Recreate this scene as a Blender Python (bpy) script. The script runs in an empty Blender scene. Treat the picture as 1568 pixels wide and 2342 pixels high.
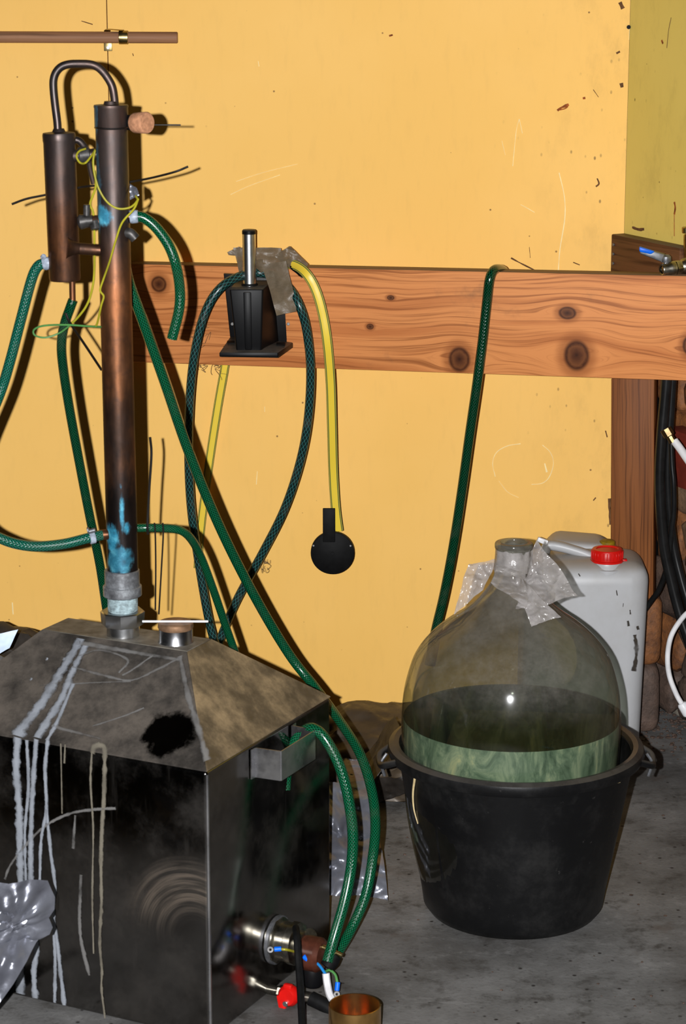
import bpy, bmesh, math, random
from mathutils import Vector, Matrix, noise
random.seed(7)
scene = bpy.context.scene
COL = scene.collection
PI = math.pi

# ---------------------------------------------------------------- camera, light, exposure
F = 5500.0                       # focal length in pixels of the 1568 x 2342 frame
TH = math.radians(13.5)          # camera pitched down
H = 1.75                         # eye height of a standing photographer
cd = bpy.data.cameras.new('camera'); cam = bpy.data.objects.new('camera', cd); COL.objects.link(cam)
cd.sensor_fit = 'HORIZONTAL'; cd.sensor_width = 36.0; cd.lens = 36.0 * F / 1568.0
cam.location = (0, 0, H); cam.rotation_euler = (math.radians(90) - TH, 0, 0)
cd.clip_start = 0.05
cd.dof.use_dof = True; cd.dof.focus_distance = 4.93; cd.dof.aperture_fstop = 18
scene.camera = cam

w = bpy.data.worlds.new('world'); scene.world = w; w.use_nodes = True
bg = w.node_tree.nodes['Background']
bg.inputs[0].default_value = (0.82, 0.9, 1.0, 1); bg.inputs[1].default_value = 0.003

ld = bpy.data.lights.new('camera_flash', 'SPOT'); fl = bpy.data.objects.new('camera_flash', ld); COL.objects.link(fl)
ld.energy = 1130; ld.shadow_soft_size = 0.009; ld.color = (0.98, 0.985, 1.0)
fl.location = (-0.083, -0.02, H + 0.012); fl.rotation_euler = (math.radians(90) - TH, 0, 0)
ld.spot_size = math.radians(56); ld.spot_blend = 0.85                    # the flash head throws a cone, not a full sphere

vs = scene.view_settings
vs.view_transform = 'Standard'; vs.look = 'None'; vs.exposure = 0.0; vs.gamma = 1.0; vs.use_curve_mapping = False

# ---------------------------------------------------------------- pixel -> world helpers
def ray(px, py):
    a = (px - 784.0) / F; b = -(py - 1171.0) / F
    c, s = math.cos(TH), math.sin(TH)
    return Vector((a, c + b * s, -s + b * c))
CAM = Vector((0, 0, H))
def W(px, py, Y):
    r = ray(px, py); return CAM + r * (Y / r.y)
def WZ(px, py, Z):
    r = ray(px, py); return CAM + r * ((Z - H) / r.z)
def WP(px, py, P, N):
    r = ray(px, py); return CAM + r * ((P - CAM).dot(N) / r.dot(N))
def pts(*q): return [W(*a) for a in q]

# ---------------------------------------------------------------- geometry helpers: geo = (verts, faces, per-face uv or None)
def frame(d):
    d = d.normalized(); a = Vector((0, 0, 1)) if abs(d.z) < .9 else Vector((1, 0, 0))
    u = d.cross(a).normalized(); v = d.cross(u).normalized(); return u, v, d
def spline(P, per=6):
    out = []
    n = len(P)
    if n < 3: return [P[0].lerp(P[-1], i / per) for i in range(per + 1)]
    for i in range(n - 1):
        p0 = P[i - 1] if i > 0 else P[0] * 2 - P[1]
        p3 = P[i + 2] if i + 2 < n else P[-1] * 2 - P[-2]
        p1, p2 = P[i], P[i + 1]
        # centripetal-ish tangents
        for k in range(per):
            t = k / per
            out.append(0.5 * ((2 * p1) + (p2 - p0) * t + (2 * p0 - 5 * p1 + 4 * p2 - p3) * t * t + (3 * p1 - p0 - 3 * p2 + p3) * t ** 3))
    out.append(P[-1].copy()); return out
def tube(P, r, n=12, per=6, cap=True, smooth_path=True):
    Q = spline(P, per) if smooth_path else P
    m = len(Q); R = r if isinstance(r, (list, tuple)) else None
    V = []; Fc = []; UV = []
    t = (Q[1] - Q[0]).normalized(); u, v, _ = frame(t); L = 0; Ls = []
    r0 = R[0] if R else r
    for i in range(m):
        tn = (Q[min(i + 1, m - 1)] - Q[max(i - 1, 0)]).normalized()
        q = t.rotation_difference(tn); u = q @ u; v = q @ v; t = tn
        if i: L += (Q[i] - Q[i - 1]).length
        Ls.append(L / (2 * PI * r0))
        if R:
            f = i / (m - 1) * (len(R) - 1); k = min(int(f), len(R) - 2); rr = R[k] + (R[k + 1] - R[k]) * (f - k)
        else: rr = r
        for j in range(n):
            a = 2 * PI * j / n
            V.append(Q[i] + (u * math.cos(a) + v * math.sin(a)) * rr)
    for i in range(m - 1):
        for j in range(n):
            j2 = (j + 1) % n
            Fc.append((i * n + j, i * n + j2, (i + 1) * n + j2, (i + 1) * n + j))
            UV.append(((j / n, Ls[i]), ((j + 1) / n, Ls[i]), ((j + 1) / n, Ls[i + 1]), (j / n, Ls[i + 1])))
    if cap:
        Fc.append(tuple(reversed(range(n)))); UV.append(tuple((.5, 0.) for _ in range(n)))
        Fc.append(tuple(range((m - 1) * n, m * n))); UV.append(tuple((.5, 0.) for _ in range(n)))
    return V, Fc, UV
def lathe(prof, n=32, p=Vector((0, 0, 0)), d=Vector((0, 0, 1))):
    u, v, d = frame(d); V = []; Fc = []; UV = []; m = len(prof)
    for (r, t) in prof:
        for j in range(n):
            a = 2 * PI * j / n; V.append(p + d * t + (u * math.cos(a) + v * math.sin(a)) * max(r, 1e-5))
    for i in range(m - 1):
        for j in range(n):
            j2 = (j + 1) % n
            Fc.append((i * n + j, i * n + j2, (i + 1) * n + j2, (i + 1) * n + j)); 
            UV.append(((j / n, i / m), ((j + 1) / n, i / m), ((j + 1) / n, (i + 1) / m), (j / n, (i + 1) / m)))
    return V, Fc, UV
def cyl(p0, p1, r0, r1=None, n=24, b=None):
    r1 = r0 if r1 is None else r1; L = (p1 - p0).length; b = b if b is not None else min(r0, r1, L) * .12
    return lathe([(0, 0), (r0 - b, 0), (r0, b), (r1, L - b), (r1 - b, L), (0, L)], n, p0, p1 - p0)
def join(*gs):
    V = []; Fc = []; UV = []
    for g in gs:
        o = len(V); V += list(g[0]); Fc += [tuple(i + o for i in f) for f in g[1]]
        UV += list(g[2]) if g[2] else [tuple((0., 0.) for _ in f) for f in g[1]]
    return V, Fc, UV
def from_bm(bm):
    bm.verts.index_update(); V = [v.co.copy() for v in bm.verts]; Fc = [tuple(v.index for v in f.verts) for f in bm.faces]; bm.free(); return V, Fc, None
def rbox(sx, sy, sz, b=.004, M=Matrix(), seg=2):
    bm = bmesh.new(); bmesh.ops.create_cube(bm, size=1)
    for v in bm.verts: v.co = Vector((v.co.x * sx, v.co.y * sy, v.co.z * sz))
    if b: bmesh.ops.bevel(bm, geom=list(bm.edges), offset=b, segments=seg, affect='EDGES', profile=.5)
    for v in bm.verts: v.co = M @ v.co
    return from_bm(bm)
def hexa(c, b=.003, seg=2):
    """box from 8 corners: front TL TR BR BL, back TL TR BR BL"""
    bm = bmesh.new(); v = [bm.verts.new(p) for p in c]
    for f in ((0, 1, 2, 3), (5, 4, 7, 6), (4, 0, 3, 7), (1, 5, 6, 2), (4, 5, 1, 0), (3, 2, 6, 7)): bm.faces.new([v[i] for i in f])
    bmesh.ops.recalc_face_normals(bm, faces=bm.faces)
    if b: bmesh.ops.bevel(bm, geom=list(bm.edges), offset=b, segments=seg, affect='EDGES', profile=.5)
    return from_bm(bm)
def grid(nu, nv, fn):
    V = [fn(i / nu, j / nv) for j in range(nv + 1) for i in range(nu + 1)]; Fc = []; UV = []
    for j in range(nv):
        for i in range(nu):
            a = j * (nu + 1) + i; Fc.append((a, a + 1, a + nu + 2, a + nu + 1))
            UV.append(((i / nu, j / nv), ((i + 1) / nu, j / nv), ((i + 1) / nu, (j + 1) / nv), (i / nu, (j + 1) / nv)))
    return V, Fc, UV
def crumple(p, amp, sc, seed):
    q = p * sc + Vector((seed * 7.1, seed * 3.3, seed))
    a = noise.noise(q); b = noise.noise(q * 2.3 + Vector((5, 1, 2)))
    c = noise.noise(q * .9 + Vector((9, 9, 1)))
    return Vector((noise.noise(q * 1.3) * .5, -(1 - abs(a) * 2.2) + (1 - abs(b) * 2) * .5 + (1 - abs(noise.noise(q * 4.7)) * 2) * .28, c * .6)) * amp
def patch(P, nu, nv, amp, sc, seed):
    """crumpled four-sided sheet; P = four corner points in order"""
    def fn(s, t):
        p = P[0].lerp(P[1], s).lerp(P[3].lerp(P[2], s), t)
        return p + crumple(p, amp, sc, seed)
    return grid(nu, nv, fn)
def solid(g, th, nrm=Vector((0, 1, 0))):
    """give an open sheet a thickness along its vertex normals"""
    bm = bmesh.new(); vs_ = [bm.verts.new(v) for v in g[0]]
    for f in g[1]: bm.faces.new([vs_[i] for i in f])
    bmesh.ops.recalc_face_normals(bm, faces=bm.faces)
    bm.normal_update()
    bmesh.ops.solidify(bm, geom=list(bm.faces), thickness=th)
    return from_bm(bm)
def ribbon(P, wd, th, wdir=None, per=8, wavy=0):
    Q = spline(P, per); V = []; Fc = []; UV = []; m = len(Q); L = 0
    for i in range(m):
        t = (Q[min(i + 1, m - 1)] - Q[max(i - 1, 0)]).normalized()
        nrm = wdir if wdir else Vector((0, -1, 0)); s = t.cross(nrm).normalized(); nn = s.cross(t).normalized()
        if i: L += (Q[i] - Q[i - 1]).length
        ww = wd[0] + (wd[1] - wd[0]) * i / (m - 1) if isinstance(wd, tuple) else wd
        if wavy: ww *= 1 + wavy * noise.noise(Q[i] * 90)
        for (a, b) in ((-.5, -.5), (-.3, .5), (.3, .5), (.5, -.5)): V.append(Q[i] + s * ww * a + nn * th * b)
        if i:
            o = (i - 1) * 4
            us = (0, .2, .8, 1)
            for k in range(3):
                Fc.append((o + k, o + k + 1, o + k + 5, o + k + 4)); UV.append(((us[k], L), (us[k + 1], L), (us[k + 1], L), (us[k], L)))
            Fc.append((o + 3, o, o + 4, o + 7)); UV.append(((1, L), (0, L), (0, L), (1, L)))
    Fc.append((0, 1, 2, 3)); UV.append(((.5, 0),) * 4); Fc.append(((m - 1) * 4 + 3, (m - 1) * 4 + 2, (m - 1) * 4 + 1, (m - 1) * 4)); UV.append(((.5, 0),) * 4)
    return V, Fc, UV

ROOT = {}
def mk(name, g, mat, loc, parent=None, smooth=True, angle=40):
    V, Fc, UV = g
    me = bpy.data.meshes.new(name); me.from_pydata([tuple(Vector(v) - loc) for v in V], [], Fc)
    if UV:
        l = me.uv_layers.new(name='UVMap'); k = 0; flat = []
        for f in UV:
            for c in f: flat += [c[0], c[1]]
        l.data.foreach_set('uv', flat)
    me.update()
    bm = bmesh.new(); bm.from_mesh(me); bmesh.ops.recalc_face_normals(bm, faces=bm.faces)
    ca = math.radians(angle)
    for f in bm.faces: f.smooth = smooth
    for e in bm.edges:
        e.smooth = not (len(e.link_faces) == 2 and e.calc_face_angle(0) > ca)
    bm.to_mesh(me); bm.free()
    me.materials.append(mat)
    o = bpy.data.objects.new(name, me); COL.objects.link(o)
    if parent: o.parent = parent
    else: o.location = loc
    return o
def thing(name, label, cat, loc, group=None):
    o = bpy.data.objects.new(name, None); COL.objects.link(o); o.location = loc; o.empty_display_size = .05
    o['label'] = label; o['category'] = cat
    if group: o['group'] = group
    ROOT[o.name] = Vector(loc); return o
def part(parent, name, g, mat, label=None, smooth=True, angle=40):
    o = mk(name, g, mat, ROOT[parent.name], parent, smooth, angle); ROOT[o.name] = ROOT[parent.name]
    if label: o['label'] = label
    return o
def single(name, label, cat, g, mat, group=None, smooth=True, angle=40, loc=None):
    zs = [v.z for v in g[0]]; 
    if loc is None:
        n = len(g[0]); loc = Vector((sum(v.x for v in g[0]) / n, sum(v.y for v in g[0]) / n, min(zs)))
    o = mk(name, g, mat, loc, None, smooth, angle); o['label'] = label; o['category'] = cat
    if group: o['group'] = group
    ROOT[o.name] = loc; return o
def struct(name, g, mat, label=None, loc=Vector((0, 0, 0)), smooth=False):
    o = mk(name, g, mat, loc, None, smooth); o['kind'] = 'structure'; ROOT[o.name] = loc
    if label: o['label'] = label
    return o

# ---------------------------------------------------------------- material helper
class NB:
    def __init__(s, name):
        s.m = bpy.data.materials.new(name); s.m.use_nodes = True; s.t = s.m.node_tree; s.t.nodes.clear()
        s.out = s.t.nodes.new('ShaderNodeOutputMaterial')
    def n(s, typ, **kw):
        x = s.t.nodes.new(typ)
        for k, v in kw.items(): setattr(x, k, v)
        return x
    def set(s, sock, v):
        if v is None: return
        if hasattr(v, 'is_output') or isinstance(v, bpy.types.NodeSocket): s.t.links.new(v, sock)
        else:
            if isinstance(v, (tuple, list)) and len(v) == 3 and sock.type == 'RGBA': v = (*v, 1)
            sock.default_value = v
    def co(s, k='Object'): return s.n('ShaderNodeTexCoord').outputs[k]
    def map(s, v, sc=(1, 1, 1), loc=(0, 0, 0), rot=(0, 0, 0)):
        x = s.n('ShaderNodeMapping'); s.set(x.inputs['Vector'], v); x.inputs['Scale'].default_value = sc; x.inputs['Location'].default_value = loc; x.inputs['Rotation'].default_value = rot
        return x.outputs[0]
    def noise(s, v, sc, det=4, ro=.55, dis=0):
        x = s.n('ShaderNodeTexNoise'); s.set(x.inputs['Vector'], v); x.inputs['Scale'].default_value = sc; x.inputs['Detail'].default_value = det; x.inputs['Roughness'].default_value = ro; x.inputs['Distortion'].default_value = dis
        return x.outputs[0]
    def voro(s, v, sc, feat='F1'):
        x = s.n('ShaderNodeTexVoronoi', feature=feat); s.set(x.inputs['Vector'], v); x.inputs['Scale'].default_value = sc; return x
    def math(s, op, a, b=None, c=None, clamp=False):
        x = s.n('ShaderNodeMath', operation=op); x.use_clamp = clamp; s.set(x.inputs[0], a); s.set(x.inputs[1], b)
        if c is not None: s.set(x.inputs[2], c)
        return x.outputs[0]
    def sm(s, v, lo, hi, a=0., b=1.):
        x = s.n('ShaderNodeMapRange', interpolation_type='SMOOTHSTEP'); s.set(x.inputs[0], v)
        for i, q in enumerate((lo, hi, a, b)): x.inputs[i + 1].default_value = q
        return x.outputs[0]
    def mix(s, f, a, b, bt='MIX'):
        x = s.n('ShaderNodeMix', data_type='RGBA', blend_type=bt); s.set(x.inputs[0], f); s.set(x.inputs[6], a); s.set(x.inputs[7], b); return x.outputs[2]
    def ramp(s, f, st):
        x = s.n('ShaderNodeValToRGB'); s.set(x.inputs[0], f); e = x.color_ramp.elements
        while len(e) > 1: e.remove(e[-1])
        for i, (p, c) in enumerate(st):
            q = e[0] if i == 0 else e.new(p); q.position = p; q.color = (*c, 1)
        return x.outputs[0]
    def sep(s, v):
        x = s.n('ShaderNodeSeparateXYZ'); s.set(x.inputs[0], v); return x.outputs
    def comb(s, x_, y_, z_):
        x = s.n('ShaderNodeCombineXYZ'); s.set(x.inputs[0], x_); s.set(x.inputs[1], y_); s.set(x.inputs[2], z_); return x.outputs[0]
    def bump(s, h, st=.3, d=.002):
        x = s.n('ShaderNodeBump'); s.set(x.inputs['Height'], h); x.inputs['Strength'].default_value = st; x.inputs['Distance'].default_value = d; return x.outputs[0]
    def bsdf(s, col, ro=.5, me=0., nrm=None, **kw):
        x = s.n('ShaderNodeBsdfPrincipled'); s.set(x.inputs['Base Color'], col); s.set(x.inputs['Roughness'], ro); s.set(x.inputs['Metallic'], me)
        if nrm: s.set(x.inputs['Normal'], nrm)
        for k, v in kw.items(): s.set(x.inputs[k.replace('_', ' ')], v)
        return x.outputs[0]
    def mixsh(s, f, a, b):
        x = s.n('ShaderNodeMixShader'); s.set(x.inputs[0], f); s.set(x.inputs[1], a); s.set(x.inputs[2], b); return x.outputs[0]
    def done(s, sh): s.t.links.new(sh, s.out.inputs[0]); return s.m

def plain(name, col, ro=.5, me=0., var=.25, sc=30, **kw):
    kw.setdefault('Specular_IOR_Level', .3)
    b = NB(name); c = b.co(); nz = b.noise(c, sc, 4)
    d = tuple(x * (1 - var) for x in col); e = tuple(min(1, x * (1 + var)) for x in col)
    return b.done(b.bsdf(b.ramp(nz, [(.3, d), (.7, e)]), ro, me, b.bump(nz, .08, .002), **kw))

def hose_mat(name, base, thread, N=12, k=.6, wd=.17, ro=.22, dirt=.15):
    b = NB(name); u = b.sep(b.co('UV'))
    a1 = b.math('MULTIPLY', u[0], float(N)); a2 = b.math('MULTIPLY', u[1], N * k)
    f1 = b.math('FRACT', b.math('ADD', a1, a2)); f2 = b.math('FRACT', b.math('SUBTRACT', a1, a2))
    l1 = b.sm(b.math('ABSOLUTE', b.math('SUBTRACT', f1, .5)), wd, wd * .45)
    l2 = b.sm(b.math('ABSOLUTE', b.math('SUBTRACT', f2, .5)), wd, wd * .45)
    l = b.math('MAXIMUM', l1, l2)
    nz = b.noise(b.co(), 25, 3)
    col = b.mix(l, base, thread)
    col = b.mix(b.sm(nz, .5, .75, 0., dirt), col, (.09, .08, .06))
    return b.done(b.bsdf(col, ro, 0, b.bump(l, .25, .0006), Coat_Weight=.12, Coat_Roughness=.15, Specular_IOR_Level=.35))

M = {}
M['hose_green'] = hose_mat('hose_green', (.0005, .011, .0045), (.0025, .10, .04), 12, .75, .2)
M['hose_teal'] = hose_mat('hose_teal', (.001, .018, .012), (.010, .13, .085), 12, .75, .2)
M['hose_dark'] = hose_mat('hose_dark', (.004, .013, .012), (.035, .17, .16), 8, .55, .075, .32, .3)
M['hose_bottle'] = hose_mat('hose_bottle', (.0004, .007, .003), (.002, .06, .024), 12, .75, .2, .18)

# yellow panel wall -------------------------------------------------
def wall_mat(name, base, tint, corner, rust=True):
    b = NB(name); c = b.co(); x = b.sep(c)
    big = b.noise(c, 1.6, 4, .6); fine = b.noise(b.map(c, (1, 1, .25)), 60, 3)
    col = b.mix(b.sm(big, .3, .75), base, tint)
    col = b.mix(b.math('MULTIPLY', b.sm(fine, .5, .8), .06), col, (.3, .2, .06))
    near = b.sm(x[0], corner - .35, corner + .02)                     # dirt gathers along the corner
    # fly specks and grime
    v = b.voro(c, 34.0); rnd = b.sep(v.outputs['Color'])
    sp = b.math('MULTIPLY', b.sm(v.outputs['Distance'], .10, .05), b.sm(rnd[0], .86, .9))
    v2 = b.voro(b.map(c, (1, 1, .6)), 60.0); rnd2 = b.sep(v2.outputs['Color'])
    sp2 = b.math('MULTIPLY', b.sm(v2.outputs['Distance'], .2, .08), b.math('MULTIPLY', b.sm(rnd2[0], .6, .8), b.math('MULTIPLY', near, b.sm(b.noise(c, 6, 3), .5, .62))))
    col = b.mix(b.math('MULTIPLY', sp, .75), col, (.1, .035, .008))
    col = b.mix(b.math('MULTIPLY', sp2, .85), col, (.06, .035, .015))
    gr = b.math('MULTIPLY', near, b.sm(b.noise(b.map(c, (1, 1, .5)), 14, 6, .7), .48, .75))
    col = b.mix(b.math('MULTIPLY', gr, .22), col, (.2, .13, .04))
    return b.done(b.bsdf(col, .62, 0, b.bump(fine, .03, .001), Specular_IOR_Level=.25))
M['yellow'] = wall_mat('yellow', (.84, .49, .115), (.88, .525, .14), .63)
M['olive'] = wall_mat('olive', (.68, .52, .115), (.72, .56, .14), .63)

# concrete -----------------------------------------------------------
def concrete():
    b = NB('concrete'); c = b.co()
    n1 = b.noise(c, 2.2, 6, .65); n2 = b.noise(c, 14, 6, .7); n3 = b.noise(c, 110, 3, .6)
    col = b.ramp(n1, [(.34, (.05, .045, .04)), (.5, (.118, .115, .111)), (.62, (.175, .172, .168))])
    col = b.mix(b.sm(n2, .5, .7, 0., .75), col, (.028, .023, .018))
    col = b.mix(b.sm(n2, .46, .28, 0., .5), col, (.26, .255, .25))
    v = b.voro(c, 55); r = b.sep(v.outputs['Color'])
    col = b.mix(b.math('MULTIPLY', b.sm(v.outputs['Distance'], .28, .1), b.sm(r[0], .78, .85)), col, (.018, .014, .012))
    col = b.mix(b.sm(n3, .55, .8, 0., .6), col, (.03, .028, .026))
    st = b.noise(b.map(c, (1.2, 7, 1), rot=(0, 0, .35)), 3, 5, .7)
    col = b.mix(b.sm(st, .6, .75, 0., .35), col, (.32, .315, .31))
    ru = b.noise(c, 5, 4, .6)
    col = b.mix(b.sm(ru, .62, .74, 0., .5), col, (.06, .035, .02))
    h = b.math('ADD', b.math('MULTIPLY', n2, .6), b.math('MULTIPLY', n3, .4))
    return b.done(b.bsdf(col, .8, 0, b.bump(h, .5, .004)))
M['concrete'] = concrete()

# wood ---------------------------------------------------------------
def wood(name, light, mid, dark, knots=(), freq=130., along=0, dusty=False):
    """grain runs along local axis `along` (0 = x, 2 = z); knots = (x, z, a, b)"""
    b = NB(name); c = b.co(); s = b.sep(c); x, z = (s[0], s[2]) if along == 0 else (s[2], s[0])
    y = s[1]
    warp = b.noise(b.comb(b.math('MULTIPLY', x, 2.2), b.math('MULTIPLY', z, 9), b.math('MULTIPLY', y, 5)), 1, 3, .5)
    g = b.math('ADD', z, b.math('MULTIPLY', b.math('SUBTRACT', warp, .5), .035))
    kmask = None; rimm = None
    for (kx, kz, ka, kb) in knots:
        dx = b.math('SUBTRACT', x, kx); dz = b.math('SUBTRACT', z, kz)
        ex = b.math('EXPONENT', b.math('MULTIPLY', b.math('POWER', b.math('DIVIDE', b.math('ABSOLUTE', dx), ka * 3.2), 2.), -1.))
        ez = b.math('EXPONENT', b.math('MULTIPLY', b.math('ABSOLUTE', dz), -1 / (kb * 2.6)))
        sh = b.math('MULTIPLY', b.math('TANH', b.math('DIVIDE', dz, kb * .5)), b.math('MULTIPLY', b.math('MULTIPLY', ex, ez), kb * 1.1))
        g = b.math('SUBTRACT', g, sh)
        d = b.math('SQRT', b.math('ADD', b.math('POWER', b.math('ABSOLUTE', b.math('DIVIDE', dx, ka)), 2.), b.math('POWER', b.math('ABSOLUTE', b.math('DIVIDE', dz, kb)), 2.)))
        k = b.sm(d, 1.15, .8); kr = b.math('MULTIPLY', b.sm(d, 1.9, 1.1), .55)
        dmin = d if kmask is None else b.math('MINIMUM', dmin, d)
        kmask = k if kmask is None else b.math('MAXIMUM', kmask, k)
        rimm = kr if rimm is None else b.math('MAXIMUM', rimm, kr)
    gv = b.comb(b.math('MULTIPLY', x, 2.5), b.math('MULTIPLY', g, freq), b.math('MULTIPLY', y, freq * .5))
    n1 = b.noise(gv, 1, 3, .6)
    n2 = b.noise(b.comb(b.math('MULTIPLY', x, 1.2), b.math('MULTIPLY', g, freq * .16), 0.), 1, 2, .5)
    n3 = b.noise(b.comb(b.math('MULTIPLY', x, 18), b.math('MULTIPLY', g, freq * 5), 0.), 1, 2, .5)
    col = b.ramp(n2, [(.3, mid), (.5, light), (.62, light), (.78, mid)])
    col = b.mix(b.sm(n1, .46, .68, 0., .75), col, dark)
    col = b.mix(b.sm(n3, .55, .75, 0., .25), col, dark)
    if kmask is not None:
        col = b.mix(rimm, col, dark)
        kc = b.ramp(b.math('ADD', dmin, b.math('MULTIPLY', b.noise(c, 90, 3), .35)), [(.15, (.035, .010, .004)), (.5, (.085, .026, .009)), (.8, (.15, .05, .016)), (1., (.06, .017, .006))])
        col = b.mix(kmask, col, kc)
    st = b.noise(c, 7, 5, .65); col = b.mix(b.sm(st, .6, .78, 0., .45), col, (.1, .06, .035))
    if dusty:
        nz = b.sep(b.n('ShaderNodeNewGeometry').outputs['Normal'])[2]
        col = b.mix(b.sm(nz, .6, .95, 0., .85), col, (.11, .085, .06))
    return b.done(b.bsdf(col, .55, 0, b.bump(n1, .12, .001), Specular_IOR_Level=.15))

# metal --------------------------------------------------------------
def copper(name, patina=(), dark_hi=None, dark_lo=None):
    b = NB(name); c = b.co()
    n1 = b.noise(b.map(c, (1, 1, .45)), 9, 5, .6); n2 = b.noise(c, 45, 4, .6); n3 = b.noise(b.map(c, (1, 1, .2)), 30, 4, .6)
    col = b.ramp(n1, [(.3, (.028, .018, .014)), (.45, (.08, .038, .022)), (.57, (.22, .085, .034)), (.68, (.36, .14, .06)), (.82, (.045, .032, .028))])
    col = b.mix(b.sm(n2, .5, .75, 0., .5), col, (.04, .03, .028))
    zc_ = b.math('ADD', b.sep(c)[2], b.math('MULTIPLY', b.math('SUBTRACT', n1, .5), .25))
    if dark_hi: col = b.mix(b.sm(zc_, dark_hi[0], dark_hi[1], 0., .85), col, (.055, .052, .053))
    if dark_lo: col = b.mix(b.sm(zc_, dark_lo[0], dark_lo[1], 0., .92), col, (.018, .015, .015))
    ro = b.sm(n3, .3, .7, .34, .6); me = 0.85
    if patina:
        mask = None
        for (p, rx, rz, th) in patina:
            d = b.n('ShaderNodeVectorMath', operation='SUBTRACT'); b.set(d.inputs[0], c); d.inputs[1].default_value = p
            q = b.n('ShaderNodeVectorMath', operation='MULTIPLY'); b.set(q.inputs[0], d.outputs[0]); q.inputs[1].default_value = (1 / rx, 1 / rx, 1 / rz)
            l = b.n('ShaderNodeVectorMath', operation='LENGTH'); b.set(l.inputs[0], q.outputs[0])
            nn = b.math('ADD', b.math('MULTIPLY', b.noise(b.map(c, (1, 1, .5)), 38, 5, .65), 1.7), -.85)
            k = b.sm(b.math('ADD', l.outputs['Value'], nn), 1.0, .8 - th * .3, 0., th)
            mask = k if mask is None else b.math('MAXIMUM', mask, k)
        pc = b.ramp(n2, [(.3, (.01, .09, .15)), (.5, (.03, .26, .40)), (.72, (.16, .62, .80))])
        col = b.mix(mask, col, pc)
        me = b.math('SUBTRACT', .85, b.math('MULTIPLY', mask, .85)); 
    return b.done(b.bsdf(col, ro, me, b.bump(n2, .1, .001)))

def steel(name, dust, dcol, ro=.18, base=(.36, .35, .335), lo=.42, hi=.62, blot=None, swirl=None, patchy=False):
    b = NB(name); c = b.co()
    n1 = b.noise(c, 7, 6, .68); n2 = b.noise(b.map(c, (1, 1, .12)), 40, 4, .6); n3 = b.noise(c, 70, 4, .7)
    col = b.mix(b.sm(n3, .5, .8, 0., .3), base, (.2, .18, .16))
    dmask = b.math('MULTIPLY', b.sm(n1, lo, hi), dust)
    dmask = b.math('MAXIMUM', dmask, b.math('MULTIPLY', b.sm(n2, .55, .78), dust * .55))
    dc = b.mix(n3, tuple(q * .45 for q in dcol), dcol)
    if patchy:
        dc = b.mix(b.sm(n1, .38, .64), tuple(q * .32 for q in dcol), tuple(min(1, q * 1.35) for q in dcol)); dc = b.mix(b.sm(n3, .45, .75, 0., .5), dc, tuple(q * .4 for q in dcol))
    if swirl:                                                   # brushed swirl arcs, with the flash's reflection on them painted as pale streaks
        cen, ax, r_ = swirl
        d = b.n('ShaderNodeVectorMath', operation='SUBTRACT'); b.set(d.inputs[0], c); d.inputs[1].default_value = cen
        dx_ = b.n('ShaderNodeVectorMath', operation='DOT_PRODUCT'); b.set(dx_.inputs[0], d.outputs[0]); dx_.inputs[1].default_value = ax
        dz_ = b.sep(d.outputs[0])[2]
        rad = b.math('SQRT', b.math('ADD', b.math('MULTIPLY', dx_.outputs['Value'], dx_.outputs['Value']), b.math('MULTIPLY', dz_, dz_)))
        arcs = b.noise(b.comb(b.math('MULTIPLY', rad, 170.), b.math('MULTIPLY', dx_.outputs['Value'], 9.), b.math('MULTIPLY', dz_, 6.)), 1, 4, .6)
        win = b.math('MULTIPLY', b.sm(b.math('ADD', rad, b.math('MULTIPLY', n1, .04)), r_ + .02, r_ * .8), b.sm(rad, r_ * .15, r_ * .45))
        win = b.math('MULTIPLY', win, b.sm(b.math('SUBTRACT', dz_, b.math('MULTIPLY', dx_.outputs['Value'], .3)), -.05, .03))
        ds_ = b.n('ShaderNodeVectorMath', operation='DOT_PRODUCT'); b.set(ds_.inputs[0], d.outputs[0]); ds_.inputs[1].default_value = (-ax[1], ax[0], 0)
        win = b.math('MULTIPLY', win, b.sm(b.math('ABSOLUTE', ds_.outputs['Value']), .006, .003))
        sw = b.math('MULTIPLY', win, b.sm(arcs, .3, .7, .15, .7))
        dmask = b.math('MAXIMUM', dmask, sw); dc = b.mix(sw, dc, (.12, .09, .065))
    if blot:
        d = b.n('ShaderNodeVectorMath', operation='DISTANCE'); b.set(d.inputs[0], c); d.inputs[1].default_value = blot[0]
        nn = b.math('MULTIPLY', b.math('SUBTRACT', b.noise(c, 28, 5, .65), .5), blot[1] * 1.2)
        bm_ = b.sm(b.math('ADD', d.outputs['Value'], nn), blot[1] * 1.05, blot[1] * .75)
        dmask = b.math('MULTIPLY', dmask, b.math('SUBTRACT', 1., bm_)); col = b.mix(bm_, col, (.012, .010, .009))
    sh = b.bsdf(col, b.sm(n1, .3, .7, ro, ro + .12), 1., b.bump(b.noise(c, 5, 2), .12, .01))
    du = b.bsdf(dc, .75, 0., b.bump(n3, .2, .001))
    return b.done(b.mixsh(dmask, sh, du))

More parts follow.
